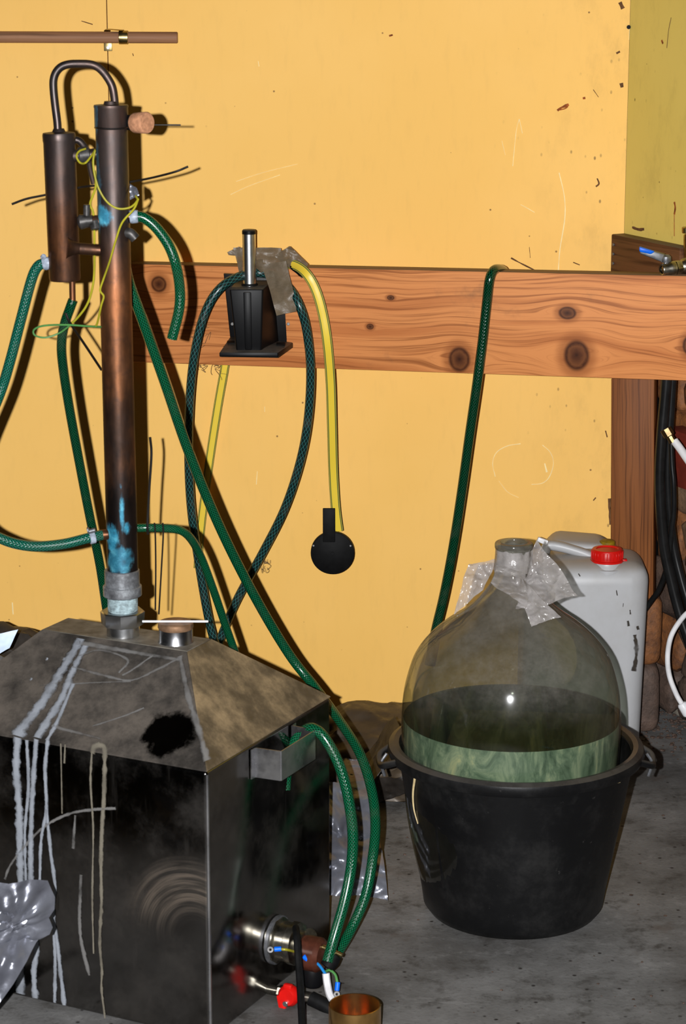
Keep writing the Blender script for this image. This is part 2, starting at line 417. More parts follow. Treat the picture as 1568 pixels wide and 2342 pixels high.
M['chrome'] = plain('chrome', (.6, .61, .62), .3, 1., .12, 60)
M['nickel'] = plain('nickel', (.34, .32, .27), .3, 1., .6, 60)
M['brass'] = plain('brass', (.34, .26, .11), .36, 1., .5, 50)
M['cupmetal'] = plain('cupmetal', (.74, .43, .15), .26, 1., .2, 40)
M['black_plastic'] = plain('black_plastic', (.004, .004, .0045), .42, 0., .4, 30, Specular_IOR_Level=.14)
bd_ = NB('dusty_black'); cn_ = bd_.co(); nn_ = bd_.noise(cn_, 40, 4, .65); up_ = bd_.sep(bd_.n('ShaderNodeNewGeometry').outputs['Normal'])[2]
M['black_plastic'] = bd_.done(bd_.bsdf(bd_.mix(bd_.math('MULTIPLY', bd_.sm(up_, .5, .9), bd_.sm(nn_, .25, .6, .4, .95)), (.004, .004, .0045), (.075, .066, .056)), .42, 0, Specular_IOR_Level=.14))
M['black_rubber'] = plain('black_rubber', (.012, .0115, .011), .42, 0., .4, 40)
M['matte_black'] = plain('matte_black', (.004, .004, .0042), .6, 0., .4, 60, Specular_IOR_Level=.12)
M['tie'] = plain('tie', (.006, .004, .003), .5, 0., .3, 60)
M['white_plastic'] = plain('white_plastic', (.72, .72, .74), .38, 0., .08, 40)
M['white_cable'] = plain('white_cable', (.66, .65, .66), .45, 0., .14, 25)
M['red_plastic'] = plain('red_plastic', (.55, .006, .004), .35, 0., .15, 30)
M['blue_plastic'] = plain('blue_plastic', (.0, .12, .72), .4, 0., .12, 60)
M['wire_yellow'] = plain('wire_yellow', (.30, .27, .015), .4, 0., .35, 14)
M['wire_green'] = plain('wire_green', (.06, .2, .05), .4, 0., .4, 25)
M['wire_blue'] = plain('wire_blue', (.01, .16, .42), .4, 0., .15, 25)
M['tape'] = plain('tape', (.26, .30, .36), .4, 0., .5, 120)
M['bakelite'] = plain('bakelite', (.06, .018, .01), .35, 0., .4, 60)
M['cork'] = plain('cork', (.40, .19, .10), .85, 0., .3, 160)
def lime_mat(name, col, amt, lo):
    b = NB(name); u = b.sep(b.co('UV'))[0]; c = b.co(); n1 = b.noise(c, 90, 5, .7); n2 = b.noise(c, 22, 3, .6)
    e = b.sm(b.math('ADD', b.math('ABSOLUTE', b.math('SUBTRACT', u, .5)), b.math('MULTIPLY', b.math('SUBTRACT', n1, .5), .7)), .5, .12)
    a = b.math('MULTIPLY', b.math('MULTIPLY', e, b.sm(n2, .25, .6, lo, 1.)), amt)
    tr = b.n('ShaderNodeBsdfTransparent')
    return b.done(b.mixsh(a, tr.outputs[0], b.bsdf(b.mix(n1, tuple(q * .6 for q in col), col), .85, Specular_IOR_Level=.2)))
M['lime'] = lime_mat('lime', (.36, .385, .43), .85, .55)
M['lime_faint'] = lime_mat('lime_faint', (.28, .27, .26), .5, .0)
M['lime_tan'] = lime_mat('lime_tan', (.27, .24, .185), .7, .3)
M['soot'] = lime_mat('soot', (.05, .04, .03), .9, .3)
M['solder'] = plain('solder', (.055, .052, .05), .45, .5, .6, 90)
M['lint'] = plain('lint', (.14, .09, .05), .9, 0., .4, 100)
M['straw'] = plain('straw', (.62, .48, .25), .6, 0., .2, 100)
M['scratch'] = plain('scratch', (.95, .75, .38), .7, 0., .1, 50)
M['rust_mark'] = plain('rust_mark', (.28, .07, .012), .8, 0., .5, 90)
M['dark_mark'] = plain('dark_mark', (.12, .055, .02), .9, 0., .4, 90)
M['joint'] = plain('joint', (.10, .06, .02), .9, 0., .3, 90)
M['galv'] = plain('galv', (.2, .205, .22), .45, .8, .3, 90)
M['red_paint'] = plain('red_paint', (.16, .022, .012), .6, 0., .3, 30)

# ================================================================ THE ROOM
C = Vector((.617, 5.28, 0))                                  # corner of the two walls
DW = Vector((-1, .015, 0)).normalized()                       # along the yellow wall, to the left
NW = Vector((DW.y, -DW.x, 0)); NW = NW if NW.y < 0 else -NW   # its normal, towards the camera
DR = Vector((.48, -1, 0)).normalized()                       # along the right wall, towards the camera
NR = Vector((DR.y, -DR.x, 0)); NR = NR if NR.x < 0 else -NR
def onwall(px, py, off=0.0): return WP(px, py, C + NW * off, NW)
def onright(px, py, off=0.0): return WP(px, py, C + NR * off, NR)
def slab(A, B, z0, z1, nrm, th):
    a0 = Vector((A.x, A.y, 0)); b0 = Vector((B.x, B.y, 0)); k = nrm * -th
    zt, zb = Vector((0, 0, z1)), Vector((0, 0, z0))
    return hexa([a0 + zt, b0 + zt, b0 + zb, a0 + zb, a0 + zt + k, b0 + zt + k, b0 + zb + k, a0 + zb + k], 0)

struct('floor', hexa([Vector(p) for p in ((-4, -2.2, 0), (3.2, -2.2, 0), (3.2, -2.2, -.1), (-4, -2.2, -.1), (-4, 6.2, 0), (3.2, 6.2, 0), (3.2, 6.2, -.1), (-4, 6.2, -.1))], 0), M['concrete'], 'stained grey concrete floor')

# yellow wall: two boards that meet in a thin dark joint
seam = onwall(245, 60); ws = struct('wall_back', slab(C + NW * -.012 + DW * -.02, C + DW * 3.0 + NW * -.012, 0, 2.9, NW, .06), M['joint'], 'back wall clad in yellow boards')
sx = (seam - C).dot(DW)
part(ws, 'panel', slab(C, C + DW * (sx - .0011), 0, 2.9, NW, .012), M['yellow'], 'yellow painted wall board')
part(ws, 'panel', slab(C + DW * (sx + .0011), C + DW * 3.0, 0, 2.9, NW, .012), M['yellow'], 'yellow painted wall board')
# wear on the yellow boards (own shapes): scratches, rust, dark nicks
def wallmark(q, wd, mat, name, per=6):
    P = [onwall(a, b, .0006) for a, b in q]
    part(ws, name, ribbon(P, wd, .0006, NW, per, .5), mat)
for q, wd in (([(1278, 395), (1290, 450), (1291, 500), (1280, 570), (1276, 622)], .0022), ([(1187, 272), (1180, 300), (1172, 380)], .0016), ([(1187, 272), (1194, 305)], .0014),
              ([(1190, 468), (1205, 476), (1222, 486)], .0014), ([(1147, 322), (1155, 355)], .0012), ([(527, 445), (570, 425), (640, 400)], .0012), ([(540, 415), (600, 395), (680, 375)], .001),
              ([(1190, 1015), (1160, 1020), (1135, 1035), (1126, 1060), (1132, 1090)], .0018), ([(1240, 1018), (1258, 1035), (1265, 1060), (1256, 1090), (1240, 1105), (1215, 1108)], .0018),
              ([(1140, 1100), (1160, 1125), (1185, 1138)], .0012), ([(1245, 1060), (1250, 1080)], .004), ([(28, 1378), (30, 1405)], .003), ([(590, 140), (592, 152)], .0015), ([(605, 930), (605, 942)], .0015), ([(588, 1078), (586, 1108)], .002)):
    wallmark(q, wd, M['scratch'], 'scratch')
for q, wd in (([(1274, 253), (1282, 247), (1300, 239)], .006), ([(1275, 252), (1290, 249), (1298, 243)], .003), ([(1332, 225), (1338, 224)], .005), ([(893, 79), (894, 83)], .007)):
    wallmark(q, wd, M['rust_mark'], 'rust_mark')
for q, wd in (([(1365, 408), (1369, 420), (1362, 427)], .003), ([(1356, 205), (1368, 222)], .0015), ([(1168, 590), (1190, 602), (1230, 622)], .003), ([(1417, 5), (1424, 20)], .008), ([(1412, 118), (1414, 122)], .008), ([(1420, 190), (1422, 200)], .007),
              ([(1411, 560), (1412, 600)], .004), ([(1310, 600), (1325, 606)], .0025), ([(1210, 565), (1212, 590)], .001), ([(186, 48), (212, 56)], .0018), ([(303, 122), (305, 128)], .002), ([(1393, 1140), (1397, 1200)], .008), ([(1396, 1160), (1404, 1175)], .007),
              ([(1356, 1145), (1362, 1138)], .003), ([(1384, 985), (1388, 1000)], .003)):
    wallmark(q, wd, M['dark_mark'], 'grime_mark')

# right wall: olive board above, rubble stone below
zb = 1.04
wr = struct('wall_right', slab(C + NR * -.14 + DR * -.03, C + DR * 3.4 + NR * -.14, 0, 2.9, NR, .1), plain('mortar', (.17, .15, .12), .9, 0., .5, 25), 'right wall, olive board above rubble stone')
part(wr, 'panel', slab(C + DR * .001, C + DR * 3.4, zb, 2.9, NR, .13), M['olive'], 'olive green painted board above the stones')
def rmark(q, wd, mat, name): part(wr, name, ribbon([onright(a, b, .0006) for a, b in q], wd, .0006, NR, 6, .5), mat)
rmark([(1541, 462), (1543, 475), (1541, 490)], .006, M['rust_mark'], 'rust_mark'); rmark([(1541, 490), (1541, 540)], .002, M['rust_mark'], 'rust_mark')
rmark([(1512, 92), (1515, 100)], .006, M['rust_mark'], 'rust_mark'); rmark([(1534, 40), (1528, 70), (1524, 110)], .0015, M['dark_mark'], 'grime_mark')
rmark([(1445, 520), (1460, 525), (1472, 524)], .006, M['dark_mark'], 'grime_mark')
rmark([(1439, 60), (1434, 150), (1428, 220)], .0012, M['scratch'], 'scratch')
part(wr, 'nail', cyl(onright(1437, 62, -.001), onright(1437, 62, .004), .0045, n=10), M['matte_black'])

stones_m = []
for nm, cs in (('stone_rust', ((.07, .025, .008), (.26, .095, .025))), ('stone_grey', ((.09, .085, .07), (.27, .26, .22))), ('stone_dark', ((.035, .022, .016), (.12, .075, .055))), ('stone_brown', ((.08, .045, .025), (.20, .12, .07)))):
    b = NB(nm); c = b.co(); nz = b.noise(c, 22, 6, .7); n4 = b.noise(c, 90, 4, .7)
    stones_m.append(b.done(b.bsdf(b.mix(b.sm(n4, .45, .8, 0., .6), b.ramp(nz, [(.3, cs[0]), (.68, cs[1])]), (.03, .02, .015)), .7, 0, b.bump(b.math('ADD', nz, b.math('MULTIPLY', n4, .5)), .7, .006))))
def stone(u, z, su, sz, mat, seed, dep=.05):
    bm = bmesh.new(); bmesh.ops.create_icosphere(bm, subdivisions=3, radius=1)
    base = C + NR * -.115 + DR * u + Vector((0, 0, z))
    V = []
    for v in bm.verts:
        p = v.co; p = Vector([math.copysign(abs(k) ** .5, k) for k in p])
        k = 1 + .34 * noise.noise(p * 1.4 + Vector((seed * 3.7, seed, 0))) + .06 * noise.noise(p * 5 + Vector((seed, 2, 1)))
        v.co = base + DR * (p.x * su * .5 * k) + NR * (p.y * dep * k) + Vector((0, 0, p.z * sz * .5 * k))
    return from_bm(bm)
rs = random.Random(4); z = .03; row = 0
plan = [(.10, (2, 2, 2)), (.13, (0, 2, 2)), (.14, (2, 2, 2)), (.12, (0, 3, 2)), (.12, (3, 0, 2)), (.12, (0, 0, 3)), (.11, (0, 0, 0)), (.12, (1, 0, 0)), (.13, (1, 1, 0))]
for hgt, mi in plan:
    u = .02 + rs.uniform(-.03, .0); k = 0
    while u < .95:
        su = rs.uniform(.12, .2)
        part(wr, 'stone', stone(u + su / 2, z + hgt / 2, su * 1.02, hgt * 1.02, stones_m[mi[k % 3] if u < .6 else rs.randrange(4)], row * 9 + k + 1, rs.uniform(.03, .042)), stones_m[mi[k % 3] if u < .6 else rs.randrange(4)], smooth=True, angle=180)
        u += su; k += 1
    z += hgt * .95; row += 1
pbz = W(1488, 1372, 5.12).z
for k_, (zc_, hz_, mm) in enumerate(((pbz * .25, pbz * .5, 2), (pbz * .745, pbz * .51, 0))):
    bm_ = bmesh.new(); bmesh.ops.create_icosphere(bm_, subdivisions=3, radius=1)
    ctr_ = Vector((W(1456, 1400, 5.17).x, 5.195, zc_))
    for v in bm_.verts:
        p = Vector([math.copysign(abs(q_) ** .35, q_) for q_ in v.co]); kk = 1 + .05 * noise.noise(p * 2 + Vector((k_ * 5, 1, 0)))
        v.co = ctr_ + Vector((p.x * .056 * kk, p.y * .052 * kk, p.z * hz_ * .5))
    part(wr, 'stone', from_bm(bm_), stones_m[mm], angle=180)
bp = WP(1592, 1052, C + NR * -.075, NR)
def obox(p, ax, ay, az, b=.003, seg=2):
    ax, ay, az = Vector(ax), Vector(ay), Vector(az)
    return hexa([p + sx_ * ax + sy_ * ay + sz_ * az for (sx_, sy_, sz_) in ((-.5, -.5, .5), (.5, -.5, .5), (.5, -.5, -.5), (-.5, -.5, -.5), (-.5, .5, .5), (.5, .5, .5), (.5, .5, -.5), (-.5, .5, -.5))], b, seg)
part(wr, 'brick', obox(bp, DR * .16, NR * -.07, Vector((0, 0, .125)), .006), M['red_paint'], 'dark red brick set in the stones')

# ================================================================ TIMBER
# long beam: front face from pixel corners at its own distance from the wall
BTL = W(285, 603, 5.25); BTR = W(1568, 631, 4.91)
bx = (BTR - BTL).normalized(); bz = Vector((0, 0, 1)); bz = (bz - bx * bz.dot(bx)).normalized(); by = bz.cross(bx)
blen = (BTR - BTL).length * 1.035; bh = .2185; bd = .05
def beam_local(px, py):
    p = WP(px, py, BTL, by); return (p - BTL).dot(bx), (p - BTL).dot(bz)
kn = []
for (px, py, a, b_) in ((363, 650, 20, 20), (1050, 822, 26, 30), (1297, 716, 21, 15), (1318, 813, 30, 36), (893, 681, 9, 6), (846, 747, 9, 7), (1578, 790, 18, 24)):
    lx, lz = beam_local(px, py); kn.append((lx, lz, a / F * 5.03, b_ / F * 5.03))
M['pine'] = wood('pine', (.64, .245, .078), (.45, .145, .042), (.22, .06, .015), kn, 150., 0, True)
M['pine_dark'] = wood('pine_dark', (.21, .072, .02), (.15, .048, .013), (.05, .015, .004), (), 190., 2)
M['board_brown'] = wood('board_brown', (.13, .055, .022), (.085, .034, .013), (.035, .013, .006), (), 90., 0, True)
M['dowel'] = wood('dowel', (.30, .15, .08), (.22, .105, .055), (.12, .06, .035), (), 220., 0)
def placed(name, label, cat, g, mat, R, loc):
    """mesh in local axes with its own rotation"""
    o = single(name, label, cat, g, mat, loc=Vector((0, 0, 0))); o.matrix_world = Matrix.Translation(loc) @ R.to_4x4(); return o
RB = Matrix((bx, by, bz)).transposed()
beam = placed('timber_beam', 'long knotty pine beam running along the yellow wall', 'beam', rbox(blen, bd, bh, .003, Matrix.Translation((blen / 2, bd / 2, -bh / 2))), M['pine'], RB, BTL)
# post in the corner
pl = W(1405, 1000, 5.14); pr = W(1504, 1000, 5.12); px_ = (pr - pl); pw = px_.length; px_.normalize(); py_ = Vector((0, 0, 1)).cross(px_)
RP = Matrix((px_, py_, Vector((0, 0, 1)))).transposed()
ptop = W(1450, 869, 5.14).z + .004; pbot = W(1488, 1372, 5.12).z
single_post = placed('timber_post', 'upright brown timber post in the corner below the pine beam', 'post', rbox(pw, .07, ptop - pbot, .003, Matrix.Translation((pw / 2, .035, (ptop - pbot) / 2))), M['pine_dark'], RP, Vector((pl.x, pl.y, pbot)))
# dark board on the olive wall, nails in its far end
q0 = onright(1418, 531); bt = q0.z; bl_ = .27; bth = .036
dbx = DR; RBd = Matrix((dbx, -NR, Vector((0, 0, 1)))).transposed()
p0 = C + NR * bth + Vector((0, 0, bt))
p0 = p0 + DR * .004
bo = placed('wooden_board', 'dark brown board with nail heads fixed to the olive wall', 'board', rbox(bl_, bth - .001, .16, .003, Matrix.Translation((bl_ / 2, bth / 2, -.08))), M['board_brown'], RBd, p0)
for k in range(4):
    hz = -.022 - k * .0205
    nl = mk('nail', cyl(Vector((.012, .0005, hz)), Vector((.012, -.0022, hz)), .0034, n=10), M['galv'], Vector((0, 0, 0)), bo)

# dowel and its clip at the top
Yd = onwall(245, 85).y
d0 = W(-220, 84, Yd - .075); d1 = W(406, 86, Yd - .045); dr = .0122
dx = (d1 - d0); L = dx.length; dx.normalize(); dyv = Vector((0, 0, 1)).cross(dx).normalized(); dzv = dx.cross(dyv)
placed('wooden_rod', 'round wooden rod held high on the yellow wall', 'rod', lathe([(0, 0), (dr, 0), (dr, L - .002), (dr - .002, L), (0, L)], 24, Vector((0, 0, 0)), Vector((1, 0, 0))), M['dowel'], Matrix((dx, dyv, dzv)).transposed(), d0)
t = thing('pipe_clip', 'small brass clip holding the wooden rod to the wall', 'clip', onwall(247, 105, .002))
cc = d0 + dx * ((W(282, 85, Yd - .05) - d0).dot(dx))
part(t, 'strap', lathe([(dr + .0008, 0), (dr + .0024, .001), (dr + .0024, .019), (dr + .0008, .02), (dr + .0008, 0)], 24, cc - dx * .01, dx), M['brass'])
part(t, 'plate', obox(onwall(247, 106, .002), DW * .018, NW * .003, Vector((0, 0, .02)), .001), M['brass'])
part(t, 'arm', ribbon([onwall(245, 72, .003), onwall(247, 67, .02), W(262, 68, Yd - .05), cc + Vector((0, -.004, dr + .003))], .014, .002, Vector((0, 0, 1))), M['brass'])
part(t, 'screw', cyl(onwall(247, 109, .002), onwall(247, 109, .006), .004, n=12), M['galv'])

# ================================================================ BOILER
P0 = Vector((-.215, 3.595, 0)); S = Vector((.45, .893, 0)).normalized(); FD = Vector((-S.y, S.x, 0)); UP = Vector((0, 0, 1))
TA, TB, TC, TZ = .43, .557, .465, .597
IA, IB = .175, .136
def T(a, b, c): return P0 + S * a + FD * b + UP * c
boil = thing('steel_boiler', 'stainless steel boiler tank with a dusty sloping lid, under the copper column', 'boiler', T(TA / 2, TB / 2, 0))
blotp = None
LN = FD.cross(S * IA + UP * (TZ - TC)).normalized(); LN = LN if LN.y < 0 else -LN      # lid front normal
FN = -S                                                                              # front face normal
SN = -FD                                                                             # right face normal
RN = S.cross(FD * IB + UP * (TZ - TC)).normalized(); RN = RN if RN.x > 0 else -RN
bl0 = WP(385, 1680, T(0, 0, TC), LN)
off = ROOT[boil.name]
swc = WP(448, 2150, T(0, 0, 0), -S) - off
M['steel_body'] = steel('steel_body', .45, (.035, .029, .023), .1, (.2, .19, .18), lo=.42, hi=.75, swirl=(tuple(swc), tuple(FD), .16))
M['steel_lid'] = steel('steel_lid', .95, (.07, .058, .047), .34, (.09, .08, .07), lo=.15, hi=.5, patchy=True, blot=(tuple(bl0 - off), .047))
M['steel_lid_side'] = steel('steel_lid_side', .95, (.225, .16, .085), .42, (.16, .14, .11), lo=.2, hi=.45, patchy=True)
M['steel_bright'] = steel('steel_bright', .15, (.3, .29, .27), .22, (.5, .5, .52))
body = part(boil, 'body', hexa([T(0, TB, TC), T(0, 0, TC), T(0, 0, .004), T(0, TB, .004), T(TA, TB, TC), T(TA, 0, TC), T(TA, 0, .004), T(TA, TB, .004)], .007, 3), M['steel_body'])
def slope(c4, mat, name='lid_panel'):
    n = (c4[1] - c4[0]).cross(c4[3] - c4[0]).normalized(); cen = sum(c4, Vector()) / 4
    if (cen - T(TA / 2, TB / 2, .4)).dot(n) < 0: n = -n
    return part(boil, name, hexa([p + n * .0012 for p in c4] + [p - n * .0015 for p in c4], .0008, 1), mat)
e = .0
c_low = [T(0, 0, TC), T(0, TB, TC), T(TA, TB, TC), T(TA, 0, TC)]
c_up = [T(IA, IB, TZ), T(IA, TB - IB, TZ), T(TA - IA, TB - IB, TZ), T(TA - IA, IB, TZ)]
lidf = slope([c_low[0], c_low[1], c_up[1], c_up[0]], M['steel_lid'])
slope([c_low[1], c_low[2], c_up[2], c_up[1]], M['steel_lid'])
slope([c_low[2], c_low[3], c_up[3], c_up[2]], M['steel_lid_side'])
lidr = slope([c_low[3], c_low[0], c_up[0], c_up[3]], M['steel_lid_side'])
M['plate_dust'] = plain('plate_dust', (.15, .135, .11), .6, .2, .45, 40)
slope(c_up, M['plate_dust'], 'top_plate')
part(boil, 'edge_weld', tube([T(-.001, -.001, TC - .004), T(-.001, -.001, .004)], .003, 10, 20), M['steel_bright'], 'bright rounded front edge')
# dried lime streaks
def streak(q, wd, P, N, par, mat='lime', name='lime_streak'):
    wd = (wd[0] * 1.55, wd[1] * 1.55) if isinstance(wd, tuple) else wd * 1.55
    part(par, name, ribbon([WP(a, b, P, N) + N * .0016 for a, b in q], (wd[0] / F * 3.75, wd[1] / F * 3.75) if isinstance(wd, tuple) else wd / F * 3.75, .0008, N, 8, .5), M[mat])
LP = T(0, 0, TC); FP = T(0, 0, 0) 
for q, wd in (([(185, 1462), (160, 1505), (125, 1562), (98, 1606), (62, 1652), (40, 1684)], (18, 26)), ([(196, 1478), (165, 1540), (145, 1590), (115, 1640), (85, 1688)], (14, 20)), ([(168, 1565), (132, 1650), (108, 1694)], (8, 9)),
              ([(176, 1470), (210, 1476), (300, 1492), (410, 1510)], (14, 7)),
              ([(180, 1502), (230, 1488), (292, 1510), (272, 1540)], 5), ([(165, 1526), (240, 1546), (300, 1557), (360, 1532), (412, 1505)], 6), ([(350, 1500), (300, 1535), (280, 1545)], 5),
              ([(165, 1565), (230, 1562), (300, 1560)], 3), ([(212, 1662), (280, 1640), (330, 1620)], 4), ([(90, 1570), (130, 1563)], 2), ([(412, 1502), (430, 1590), (452, 1660), (474, 1740)], (9, 13)), ([(120, 1660), (150, 1670), (230, 1690)], 6)):
    streak(q, wd, LP, LN, lidf, 'lime' if q[0][1] in (1462, 1478, 1565) and q[-1][1] > 1600 else 'lime_faint')
for x, y in ((107, 1508), (71, 1554), (146, 1508)):
    p = WP(x, y, LP, LN); part(lidf, 'lime_spot', lathe([(0, .0015), (.003, .0012), (.0042, 0)], 10, p, LN), M['lime'])
for q, wd, m_ in (([(41, 1686), (38, 1760), (45, 1850), (46, 1940), (48, 2018), (47, 2120), (48, 2272)], 17, 'lime'), ([(62, 1692), (66, 1800), (58, 1900), (60, 2018)], (8, 6), 'lime'), ([(84, 1690), (76, 1800), (72, 1900), (72, 2018), (84, 2160), (78, 2220), (82, 2282)], (10, 14), 'lime'),
                  ([(110, 1692), (104, 1760), (107, 1850), (95, 1920), (92, 2012)], (10, 6), 'lime'), ([(107, 1850), (117, 1950), (127, 2030), (121, 2080), (131, 2150), (138, 2210), (148, 2298)], (7, 10), 'lime'), ([(122, 2110), (127, 2190), (126, 2292)], (6, 8), 'lime'),
                  ([(212, 1722), (216, 1708), (228, 1704), (239, 1709), (240, 1730), (239, 1800), (232, 1950), (233, 2060), (229, 2150), (234, 2220), (233, 2260), (241, 2328)], (12, 5), 'lime_tan'), ([(211, 1718), (208, 1790), (214, 1900), (212, 2050), (215, 2180)], (5, 4), 'lime_tan'),
                  ([(140, 1700), (143, 1860)], 3, 'lime_tan'), ([(150, 1702), (148, 1745)], 4, 'lime_tan'), ([(12, 2010), (30, 1970), (90, 1900), (150, 1864), (205, 1852), (265, 1848)], (5, 6), 'lime_faint'), ([(173, 1864), (168, 1940)], 6, 'lime_faint'), ([(186, 2000), (184, 2130), (205, 2230)], 8, 'lime_faint')):
    streak(q, wd, FP, FN, body, m_)
# steel handle on the right side
ha = lambda px, py, off=0.: WP(px, py, T(0, 0, 0) + SN * off, SN)
h0 = WP(566, 1715, T(0, 0, 0), SN)
a0 = (h0 - P0).dot(S); ztop = .405; zbt = .345; so = .055
# find heights from the bright flange
hp = W(582, 1712, 3.66); 
def hpt(a, o, z): return P0 + S * a + SN * o + UP * z
aA, aB = .153, .275
def strip(path, z0, z1, th=.0016):
    g = []
    for (a1, o1), (a2, o2) in zip(path[:-1], path[1:]):
        d = (S * (a2 - a1) + SN * (o2 - o1)); n = Vector((d.y, -d.x, 0)).normalized() * th
        A, B = hpt(a1, o1, 0), hpt(a2, o2, 0)
        g.append(hexa([A + UP * z1, B + UP * z1, B + UP * z0, A + UP * z0, A + UP * z1 + n, B + UP * z1 + n, B + UP * z0 + n, A + UP * z0 + n], 0))
    return join(*g)
part(boil, 'handle', strip([(aA - .014, .002), (aA, .003), (aA + .003, .049), (aB, .049), (aB + .004, .003), (aB + .02, .002)], .408, .459), M['steel_bright'], 'bright folded sheet steel carrying handle', smooth=False)
# filler neck with its cover
fn0 = WZ(402, 1482, TZ); fn0 = Vector((fn0.x, fn0.y, TZ)); fn0 = fn0 + S * .03
fn0 = T(TA / 2, .181, TZ)
nk = part(boil, 'filler_neck', lathe([(.031, -.02), (.031, .0), (.0285, .004), (.0285, .026), (.027, .026), (.027, 0)], 32, fn0, UP), M['steel_bright'])
part(boil, 'filler_cover', lathe([(0, .024), (.0285, .024), (.030, .027), (.0295, .034), (.028, .0355), (0, .0355)], 32, fn0, UP), plain('rusty_cover', (.24, .14, .08), .45, .5, .5, 60), 'rusty disc covering the neck')
# heating element on the right face
e0 = ha(628, 2148); eN = SN
part(boil, 'element_flange', lathe([(.0, 0), (.040, 0), (.040, .012), (.034, .014), (.034, .030), (.037, .032), (.037, .044), (.024, .046), (.024, .058), (0, .058)], 10, e0, eN), M['nickel'], 'worn round heating element flange')
part(boil, 'flange_ring', lathe([(.035, .0), (.042, .002), (.042, .008), (.035, .010)], 32, e0, eN), M['galv'])
part(boil, 'element_head', lathe([(0, .055), (.030, .055), (.030, .085), (.024, .092), (0, .092)], 20, e0 + UP * -.012, eN), M['bakelite'], 'brown terminal block')
part(boil, 'terminal', cyl(e0 + eN * .09 + UP * .004, e0 + eN * .128 + UP * -.004, .0045, .0035, 12), M['brass'])
part(boil, 'terminal', cyl(e0 + eN * .088 + UP * -.02, e0 + eN * .1 + UP * -.022, .004, n=12), M['red_plastic'])
part(boil, 'thermostat', lathe([(0, 0), (.016, 0), (.018, .004), (.018, .03), (.014, .036), (0, .036)], 16, e0 + eN * .072 + UP * -.034, Vector((0, 0, -1))), M['black_plastic'], 'small black round thermostat')
part(boil, 'hook_tab', lathe([(0, 0), (.013, 0), (.013, .002), (0, .002)], 20, e0 + eN * .062 + UP * .014 + S * .01, (eN + UP * .6 - S * .5)), M['nickel'])
# drain tap
v0 = ha(612, 2262); v1 = v0 + eN * .05 + UP * -.012
part(boil, 'drain_pipe', join(cyl(v0 - eN * .01, v0 + eN * .024, .0085, n=16), lathe([(.0, .022), (.0115, .022), (.0115, .034), (0, .034)], 6, v0, eN), cyl(v0 + eN * .03, v0 + eN * .085, .012, .010, 20)), M['nickel'], 'nickel plated drain tap')
kb = v0 + eN * .05 - S * .016 + UP * .006
part(boil, 'tap_handle', join(lathe([(0, -.008), (.016, -.008), (.0185, -.002), (.0185, .006), (.014, .012), (0, .012)], 24, kb, -S), obox(kb - S * .008 + UP * -.035 - eN * .006, FD * .014, S * .007, UP * .07 + FD * .014, .003), obox(kb - S * .004 + UP * .014, FD * .016, S * .01, UP * .016, .003)), M['red_plastic'], 'red tap lever')
part(boil, 'tap_screw', cyl(kb - S * .010 + UP * -.010, kb - S * .0165 + UP * -.010, .0048, n=12), M['chrome'])
part(boil, 'drain_spout', tube([v0 + eN * .082, v0 + eN * .11 + UP * -.008, v0 + eN * .15 + UP * -.028], .0125, 16, 6), M['matte_black'], 'dark rubber spout')

# ================================================================ COPPER COLUMN
CY = 3.915
cbase = Vector((T(TA / 2, TB / 2, 0).x, T(TA / 2, TB / 2, 0).y, TZ))
cb2 = WZ(282, 1448, TZ + .004); cbase = Vector((cb2.x, cb2.y, TZ + .0015)); CY = cbase.y
cx = lambda y: 253.5 + (y - 240) * (280.5 - 253.5) / 1060.
col = thing('copper_column', 'tall tarnished copper distilling column with a side condenser and arched pipe', 'still column', cbase)
ctop = W(cx(240), 240, CY); cbot = W(cx(1325), 1325, CY); cax = (ctop - cbot).normalized(); r_c = 37 / F * CY * 1.005
cl = ROOT[col.name]
def cp(y, dx=0, dy=0.): return W(cx(y) + dx, y, CY + dy)
pat = [(tuple(cp(1213, 15, -.03) - cl), .0125, .018, 1.), (tuple(cp(1180, 2, -.03) - cl), .007, .07, .9), (tuple(cp(1230, -28, -.02) - cl), .022, .03, .75), (tuple(cp(1285, -10, -.03) - cl), .035, .03, .6), (tuple(cp(492, -28, -.02) - cl), .018, .02, .85), (tuple(cp(1115, 2, -.03) - cl), .006, .012, .9), (tuple(cp(262, -34, -.01) - cl), .012, .05, .35), (tuple(cp(420, -34, -.01) - cl), .012, .09, .3)]
zl = lambda y: (cp(y) - cl).z
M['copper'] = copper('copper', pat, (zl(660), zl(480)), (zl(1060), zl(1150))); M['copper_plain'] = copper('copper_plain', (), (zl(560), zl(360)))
Lc = (ctop - cbot).length
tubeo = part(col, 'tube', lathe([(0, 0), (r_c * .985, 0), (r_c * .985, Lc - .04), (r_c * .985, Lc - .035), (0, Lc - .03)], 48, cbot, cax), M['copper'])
part(col, 'top_cap', lathe([(r_c * .99, Lc - .038), (r_c * 1.03, Lc - .036), (r_c * 1.03, Lc - .005), (r_c * 1.06, Lc - .003), (r_c * 1.04, Lc), (.012, Lc + .001), (.0105, Lc + .006), (0, Lc + .006)], 48, cbot, cax), M['copper'])
arch = [(263, 243), (261, 222), (257, 200), (249, 183), (236, 165), (222, 153), (205, 147), (180, 146), (158, 147), (140, 153), (128, 166), (122.5, 183), (122.5, 205), (126, 240), (131, 280), (132.5, 308)]
part(col, 'arched_pipe', tube(pts(*[(a, b, CY) for a, b in arch]), .0066, 16, 5), M['copper_plain'])
ct = W(134.5, 304, CY); cb_ = W(148.5, 641, CY); ca = (ct - cb_).normalized(); Ln = (ct - cb_).length; rn = 36.2 / F * CY
